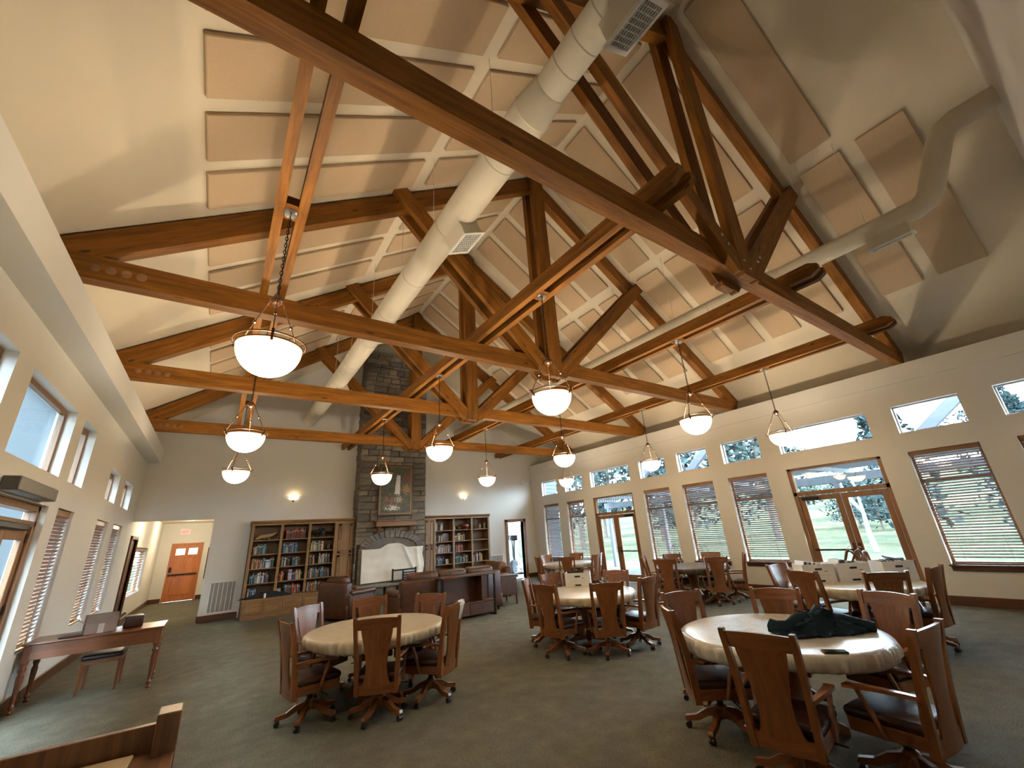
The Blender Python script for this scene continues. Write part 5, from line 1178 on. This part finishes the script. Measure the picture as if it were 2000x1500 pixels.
MB().rbox(-0.21, 0.21, -0.20, 0.20, 0.38, 0.44, 0.022, 3).build('seat_cushion', 'leather_dark', o, 60); MB().rbox(-0.20, 0.20, -0.19, 0.19, 0.33, 0.385, 0.005, 1).build('seat_frame', 'deskX', o)
for x in (-0.185, 0.185):
    MB().tube([(x, 0.175, 0.36), (x, 0.18, 0.0)], [0.022, 0.014], 8).build('leg', 'deskZ', o); MB().tube([(x, -0.16, 0.36), (x, -0.20, 0.0)], [0.022, 0.014], 8).build('leg', 'deskZ', o)
    MB().tube([(x, -0.18, 0.36), (x, -0.20, 0.6), (x, -0.23, 0.68)], 0.016, 8).build('back_post', 'deskZ', o)
MB().rbox(-0.185, 0.185, -0.235, -0.205, 0.56, 0.67, 0.008, 1).build('crest_rail', 'deskX', o)
o = tag(empty('open_carton', (-1.12, 8.27, 0.716), R(14)), 'open brown cardboard carton on the writing desk', 'carton')
t = 0.005; cw_, cd_, chh = 0.155, 0.11, 0.125
for q in ((-cw_, cw_, -cd_, -cd_ + t), (-cw_, cw_, cd_ - t, cd_)): MB().box(*q, 0, chh).build('side', 'cardboard', o)
for q in ((-cw_, -cw_ + t), (cw_ - t, cw_)): MB().box(q[0], q[1], -cd_ + t, cd_ - t, 0, chh).build('side', 'cardboard', o)
MB().box(-cw_, cw_, -cd_, cd_, 0, t).build('bottom', 'cardboard', o); MB().box(-0.03, 0.03, -cd_ - 0.001, -cd_, 0.0, 0.11).build('tape', 'tape', o)
for yy, an in ((-cd_, -62), (cd_, 25)):
    f_ = MB().box(-cw_, cw_, -0.002, 0.002, 0, 0.105).build('flap', 'cardboard', o); f_.location = (0, yy, chh); f_.rotation_euler = (R(an) if yy > 0 else R(8), 0, 0)
for xx, an in ((-cw_, -55), (cw_, 48)):
    f_ = MB().box(-0.002, 0.002, -cd_, cd_, 0, 0.10).build('flap', 'cardboard', o); f_.location = (xx, 0, chh); f_.rotation_euler = (0, R(an), 0)
tag(MB().rbox(-0.10, 0.10, -0.13, 0.13, 0, 0.14, 0.012, 2).build('dark_case', 'leather_dark', None, 50, (-0.80, 8.42, 0.716), R(10)), 'small dark case on the desk beside the carton', 'case')
tag(MB().rbox(-0.11, 0.11, -0.08, 0.08, 0, 0.018, 0.006, 1).build('dark_folder', 'blackplastic', None, 40, (-1.36, 8.16, 0.716), R(6)), 'thin dark folder at the left end of the writing desk', 'folder')

# ------------------------------------------------------------------ near desk corner at the bottom left
o = tag(empty('reception_desk', (-0.55, 2.45, 0)), 'oak desk with raised back panel, cut off at the bottom left corner', 'desk')
MB().rbox(-0.75, 0.455, 0.13, 0.165, 0.0, 0.950, 0.003, 1).build('back_panel', 'oakZ', o)
MB().rbox(0.455, 0.535, 0.045, 0.165, 0.0, 1.0, 0.004, 1).build('corner_post', 'oakZ', o)
MB().rbox(-0.75, 0.50, -0.30, 0.125, 0.825, 0.860, 0.006, 1).build('writing_top', 'oakX', o)
MB().rbox(0.49, 0.53, -0.30, 0.045, 0.0, 0.865, 0.003, 1).build('side_panel', 'oakZ', o)
tag(MB().rbox(-0.16, 0.16, -0.11, 0.11, 0, 0.012, 0.003, 1).build('paper_pad', plain('tan_paper', (0.52, 0.40, 0.24), 0.7), None, None, (-0.315, 2.45, 0.8605), R(-4)), 'tan paper pad lying on the near oak desk', 'paper')

# ------------------------------------------------------------------ exercise machine beyond the gym doorway
def elliptical(loc, rz, label):
    o = tag(empty('elliptical_trainer', loc, rz), label, 'exercise machine'); 
    for y in (-0.5, 0.55): MB().rbox(-0.28, 0.28, y - 0.04, y + 0.04, 0, 0.07, 0.015, 2).build('floor_bar', 'black', o)
    MB().rbox(-0.05, 0.05, -0.5, 0.55, 0.05, 0.12, 0.02, 2).build('frame_rail', 'blackplastic', o)
    MB().lathe([(0, -0.09), (0.24, -0.08), (0.27, 0.0), (0.24, 0.08), (0, 0.09)], 28).build('flywheel_cover', plain('grey_plastic', (0.12, 0.13, 0.14), 0.4), o, 50).matrix_local = Matrix.Translation((0, 0.33, 0.36)) @ Matrix.Rotation(R(90), 4, 'Y')
    MB().tube([(0, 0.25, 0.10), (0, 0.12, 0.8), (0, 0.05, 1.35)], [0.05, 0.04, 0.03], 10).build('mast', 'blackplastic', o, 50)
    MB().rbox(-0.14, 0.14, -0.03, 0.02, 1.33, 1.55, 0.02, 2).build('console', 'blackplastic', o)
    for s in (-1, 1):
        MB().tube([(s * 0.16, 0.10, 0.62), (s * 0.20, 0.02, 1.05), (s * 0.24, -0.10, 1.45), (s * 0.20, -0.20, 1.66)], 0.018, 8).build('swing_arm', 'nickel', o, 60)
        MB().tube([(s * 0.16, 0.10, 0.62), (s * 0.16, -0.05 + s * 0.1, 0.22)], 0.02, 8).build('link_arm', 'nickel', o); MB().rbox(s * 0.16 - 0.06, s * 0.16 + 0.06, -0.40 + s * 0.1, -0.05 + s * 0.1, 0.20, 0.24, 0.01, 1).build('pedal', 'blackplastic', o)
        MB().tube([(s * 0.16, -0.30 + s * 0.1, 0.20), (s * 0.14, 0.33, 0.36)], 0.018, 8).build('crank_bar', 'nickel', o)
elliptical((10.38, 15.25, 0.001), R(125), 'grey elliptical exercise machine seen through the far doorway')
elliptical((11.15, 16.6, 0.001), R(160), 'second exercise machine deeper in the far room')

# ------------------------------------------------------------------ outdoors, window side
def groundmat(name, stops, sc):
    m, nt, b = newmat(name); v = coords(nt); f = math_(nt, 'ADD', math_(nt, 'MULTIPLY', noise(nt, v, sc, 5), 0.6), math_(nt, 'MULTIPLY', noise(nt, v, sc * 14, 4), 0.4))
    lnk(nt, ramp(nt, f, stops), b.inputs['Base Color']); b.inputs['Roughness'].default_value = 1.0; b.inputs['Specular IOR Level'].default_value = 0.0; return m
gm = groundmat('dry_meadow', [(0.3, (0.014, 0.018, 0.013)), (0.5, (0.026, 0.029, 0.020)), (0.68, (0.052, 0.049, 0.029))], 0.12)
tag(MB().grid(40, 40, lambda u, v: (-60 + 240 * u, -90 + 260 * v, -0.16 + (0 if abs(-60 + 240 * u) < 45 else 0.0) + max(0, (-60 + 240 * u) - 45) ** 1.25 * 0.026)).build('meadow_ground', gm), 'dry grass meadow rising beyond the patio', 'ground', None, 'structure')
tag(MB().box(10.78, 17.0, -6, 22, -0.155, -0.02).build('patio_slab', plain('concrete', (0.055, 0.058, 0.062), 0.8, spec=0.0, var=0.1, vscale=2)), 'pale concrete patio slab outside the glass doors', 'patio', None, 'structure')
M['patio'] = plain('patio_paint', (0.09, 0.097, 0.105), 0.7, spec=0.0)
pc = tag(empty('patio_cover', (12.7, 7.5, 0)), 'white slatted patio cover outside the window wall', 'patio cover')
PX0, PX1 = 10.80 - 12.7, 14.8 - 12.7
MB().rbox(PX1 - 0.12, PX1, -10.5, 6.5, 2.42, 2.66, 0.01, 1).build('front_beam', 'patio', pc)
for k in range(12): MB().rbox(PX0 + 0.02, PX1 + 0.25, -10.4 + 1.48 * k - 0.03, -10.4 + 1.48 * k + 0.03, 2.66, 2.78, 0.004, 1).build('rafter', 'patio', pc)
mslat = MB().rbox(-0.045, 0.045, -10.5, 6.5, 0, 0.02, 0.003, 1).mesh('slat', 'patio')
for k in range(29): ob('slat', mslat, pc, (PX0 + 0.08 + 0.145 * k, 0, 2.785))
for y in (-9.5, -6.2, -2.7, 3.4, 6.3): MB().rbox(PX1 - 0.13, PX1 + 0.01, y - 0.07, y + 0.07, -0.02, 2.42, 0.01, 1).build('post', 'patio', pc)
# gable rafters of the porch roof seen through the high windows
gm_ = plain('porch_timber', (0.06, 0.065, 0.075), 0.7, spec=0.0)
for i, (y, lab) in enumerate([(1.2, 'slanted grey porch rafter seen through the high window at right'), (9.3, 'slanted grey porch rafter above the far glass doors'), (7.2, 'slanted grey porch rafter seen through a high middle window')]):
    tag(MB().beam((13.0, y - 0.3, 4.35), (13.0, y + 1.1, 3.20), 0.22, 0.16, (1, 0, 0)).build('porch_rafter', gm_), lab, 'rafter', 'porch rafters')
o = tag(empty('amber_reflection_bowl', (12.9, 3.75, 2.64)), 'added amber bowl under the patio cover, standing in for a lamp reflection', 'lamp')  # glowing bowl added in place of an amber lamp reflection in the transom
MB().tube([(0, 0, 0), (0, 0, -0.22)], 0.008, 6).build('stem', 'bronze', o); MB().lathe([(0.18, -0.22), (0.16, -0.28), (0.10, -0.33), (0.0, -0.35)], 20).build('bowl', emis('amber_glass', (1.0, 0.62, 0.25), 1.1), o, 60); MB().lathe([(0, -0.20), (0.18, -0.21), (0.185, -0.225), (0.17, -0.225), (0, -0.21)], 20).build('lid', 'bronze', o, 50)
# wire patio chairs
def wire_chair(x, y, rz, label):
    o = tag(empty('patio_chair', (x, y, -0.02), rz), label, 'chair', 'black wire patio chairs')
    for sx in (-0.22, 0.22):
        MB().tube([(sx, 0.22, 0), (sx, 0.20, 0.42), (sx, -0.20, 0.42), (sx, -0.26, 0)], 0.012, 6).build('leg_frame', 'black', o); MB().tube([(sx, -0.20, 0.42), (sx, -0.27, 0.70), (sx * 0.7, -0.29, 0.90)], 0.012, 6).build('back_post', 'black', o)
        MB().tube([(sx, -0.24, 0.62), (sx * 1.1, 0.0, 0.66), (sx * 1.1, 0.20, 0.62), (sx, 0.20, 0.42)], 0.011, 6).build('arm', 'black', o)
    MB().tube([(-0.155, -0.29, 0.90), (0, -0.295, 0.96), (0.155, -0.29, 0.90)], 0.012, 6).build('crest', 'black', o)
    for k in range(9): MB().tube([(-0.2 + 0.05 * k, 0.20, 0.425), (-0.2 + 0.05 * k, -0.20, 0.425)], 0.005, 5).build('seat_wire', 'black', o)
    for k in range(5): MB().tube([(-0.14 + 0.07 * k, -0.21, 0.43), (-0.12 + 0.06 * k + 0.03 * math.sin(k), -0.26, 0.66), (-0.1 + 0.05 * k, -0.29, 0.92)], 0.006, 5).build('back_wire', 'black', o)
wire_chair(12.3, 9.2, 1.2, 'black wire patio chair outside the far doors, left one'); wire_chair(12.9, 8.2, 2.6, 'black wire patio chair outside the far doors, right one')
# trees
leafm = {}
def leafmat(k, c):
    if k not in leafm:
        m, nt, b = newmat('foliage_' + k); v = coords(nt); lnk(nt, ramp(nt, noise(nt, v, 2.2, 3), [(0.3, tuple(x * 0.6 for x in c)), (0.7, tuple(x * 1.4 for x in c))]), b.inputs['Base Color']); b.inputs['Roughness'].default_value = 1.0; b.inputs['Specular IOR Level'].default_value = 0.0; leafm[k] = m
    return leafm[k]
M['bark'] = plain('bark', (0.05, 0.042, 0.036), 0.9, spec=0.0, var=0.3, vscale=6, bmp=0.4)
def tree(x, y, h, r0, seed, label, kind, n=1500):
    g = random.Random(seed); zb_ = -0.16 + max(0, x - 45) ** 1.25 * 0.026
    o = tag(empty('tree', (x, y, zb_)), label, 'tree', 'trees beyond the patio')
    mb = MB().tube([(0, 0, 0), (g.uniform(-.1, .1), g.uniform(-.1, .1), h * 0.45), (g.uniform(-.2, .2), g.uniform(-.2, .2), h * 0.95)], [0.045 * h * 0.5, 0.03 * h * 0.5, 0.01], 8)
    for k in range(14):
        z = h * g.uniform(0.2, 0.85); a = g.uniform(0, 6.28); L = r0 * g.uniform(0.5, 0.95) * (1 - 0.6 * z / h)
        mb.tube([(0, 0, z), (math.cos(a) * L * .5, math.sin(a) * L * .5, z + 0.1 * L), (math.cos(a) * L, math.sin(a) * L, z + 0.25 * L)], [0.05, 0.03, 0.01], 5)
    mb.build('trunk', 'bark', o, 60)
    vs = []; fs = []
    for k in range(n):
        if kind == 'juniper':
            t = g.random() ** 0.8; z = h * (0.10 + 0.9 * t); rr = r0 * (1.02 - t) ** 0.65 * (0.35 + 0.65 * g.random() ** 0.5)
        else:
            t = g.random(); z = h * (0.28 + 0.72 * t); rr = r0 * math.sqrt(max(0, 1 - (2 * t - 0.9) ** 2 * 0.9)) * (0.3 + 0.7 * g.random() ** 0.5)
        a = g.uniform(0, 6.28); lump = 0.75 + 0.25 * math.sin(3 * a + 7 * t + seed) ; rr *= lump
        c = Vector((rr * math.cos(a), rr * math.sin(a), z)); s = g.uniform(0.10, 0.30) * (0.5 + h / 14)
        d1 = Vector((g.uniform(-1, 1), g.uniform(-1, 1), g.uniform(-0.4, 1))).normalized() * s; d2 = Vector((g.uniform(-1, 1), g.uniform(-1, 1), g.uniform(-1, 1))).cross(d1).normalized() * s * 0.45
        i0 = len(vs); vs += [c - d1, c + d2, c + d1, c - d2]; fs.append((i0, i0 + 1, i0 + 2, i0 + 3))
    tag(MB_raw(vs, fs, leafmat(kind, (0.014, 0.022, 0.023) if kind == 'juniper' else (0.021, 0.030, 0.029)), o), kind='stuff')
def MB_raw(vs, fs, mat, parent):
    me = bpy.data.meshes.new('foliage'); me.from_pydata([tuple(v) for v in vs], [], fs); me.materials.append(mat); return ob('foliage', me, parent)
spots = [(30, 7, 8.5, 2.6, 'juniper'), (27, 15, 9, 3.0, 'pine'), (33, 22, 9.5, 3.2, 'juniper'), (26, 24, 8, 2.8, 'pine'), (44, 24, 10, 3.2, 'juniper'), (38, 3.0, 9, 2.4, 'juniper'), (37, 17.0, 9, 3, 'pine'),
         (40, 30, 10, 3.4, 'juniper'), (29, 31, 8.5, 3.0, 'pine'), (33, 38, 9, 3, 'juniper'), (31, 2.0, 6.5, 2.0, 'juniper'), (36, -2.5, 8.5, 2.2, 'juniper'), (47, 13, 3.6, 2.6, 'pine'), (52, 16, 4.2, 3.0, 'juniper'), (51, 20.5, 9, 3.6, 'pine'),
         (58, 5, 9, 4, 'juniper'), (62, 18, 4.5, 3.6, 'pine'), (66, 30, 10, 4.4, 'juniper'), (62, 40, 10, 4.4, 'pine'), (54, 40, 9.5, 4, 'juniper'), (70, 22, 5, 4.4, 'juniper'), (72, 8, 11, 4.6, 'pine'), (52, 50, 10, 4, 'pine'), (70, 0, 11, 4.6, 'juniper'), (64, -6, 10, 4.4, 'pine')]
dist = ['nearest', 'second', 'third', 'fourth', 'fifth', 'sixth', 'seventh', 'eighth', 'ninth', 'tenth', 'eleventh', 'twelfth', 'thirteenth', 'fourteenth']
by = {'juniper': 0, 'pine': 0}
for i, (x, y, h, r_, k) in enumerate(sorted(spots)):
    if y / x > 0.43: h *= 1.3
    tree(x, y, h, r_, 11 + i, '%s %s tree away from the patio, seen through the right windows' % (dist[by[k]], 'dark juniper' if k == 'juniper' else 'bushy green'), k, 1500); by[k] += 1
# bare tree
o = tag(empty('bare_tree', (24.5, 7.3, -0.16)), 'leafless tree with pale branches outside the near doors', 'tree'); g = random.Random(5); mb = MB()
def branch(p, d, L, r, lev):
    q = p + d * L * 0.5 + Vector((g.uniform(-.06, .06), g.uniform(-.06, .06), 0)) * L; e = p + d * L
    mb.tube([p, q, e], [r, r * 0.8, r * 0.6], 6 if lev < 2 else 4, False, False)
    if lev < 5:
        for _ in range(3 if lev < 4 else 2):
            nd = (d + Vector((g.uniform(-.75, .75), g.uniform(-.75, .75), g.uniform(-.1, .55)))).normalized(); branch(e, nd, L * g.uniform(0.6, 0.8), r * 0.55, lev + 1)
branch(Vector((0, 0, 0)), Vector((0.03, 0.02, 1)).normalized(), 1.7, 0.13, 0)
mb.build('branches', plain('pale_bark', (0.075, 0.073, 0.072), 0.9, spec=0.0), o, 60)

# ------------------------------------------------------------------ porch outside the left wall
tag(MB().box(-5.2, XL - 0.2, YN - 2, 24, -0.155, -0.02).build('porch_slab', plain('porch_concrete', (0.08, 0.08, 0.08), 0.8, spec=0.0)), 'concrete porch floor outside the left wall', 'patio', None, 'structure')
wg = tag(empty('sky_block_wing', (-9.6, 9, -0.16)), 'added blue-grey block hiding the bright sky outside the left windows', 'added building', None, 'structure')  # block added to cut the bright sky seen through the left windows
MB().box(-2.5, 2.0, -14, 44, 0, 9.2).build('wall_block', plain('sky_block_siding', (0.032, 0.037, 0.040), 0.8, spec=0.0), wg); MB().prism([(-2.9, 9.1), (2.4, 9.1), (-0.2, 10.6)], 'y', -14.4, 44.4).build('roof', plain('sky_block_roof', (0.10, 0.10, 0.10), 0.9, spec=0.0), wg)
for y in (-9, -3.5, 2.0, 7.5, 13, 24, 36): MB().rbox(1.99, 2.04, y - 0.08, y + 0.08, 0, 9.1, 0.005, 1).build('corner_board', 'patio', wg)
bpy.context.view_layer.update()
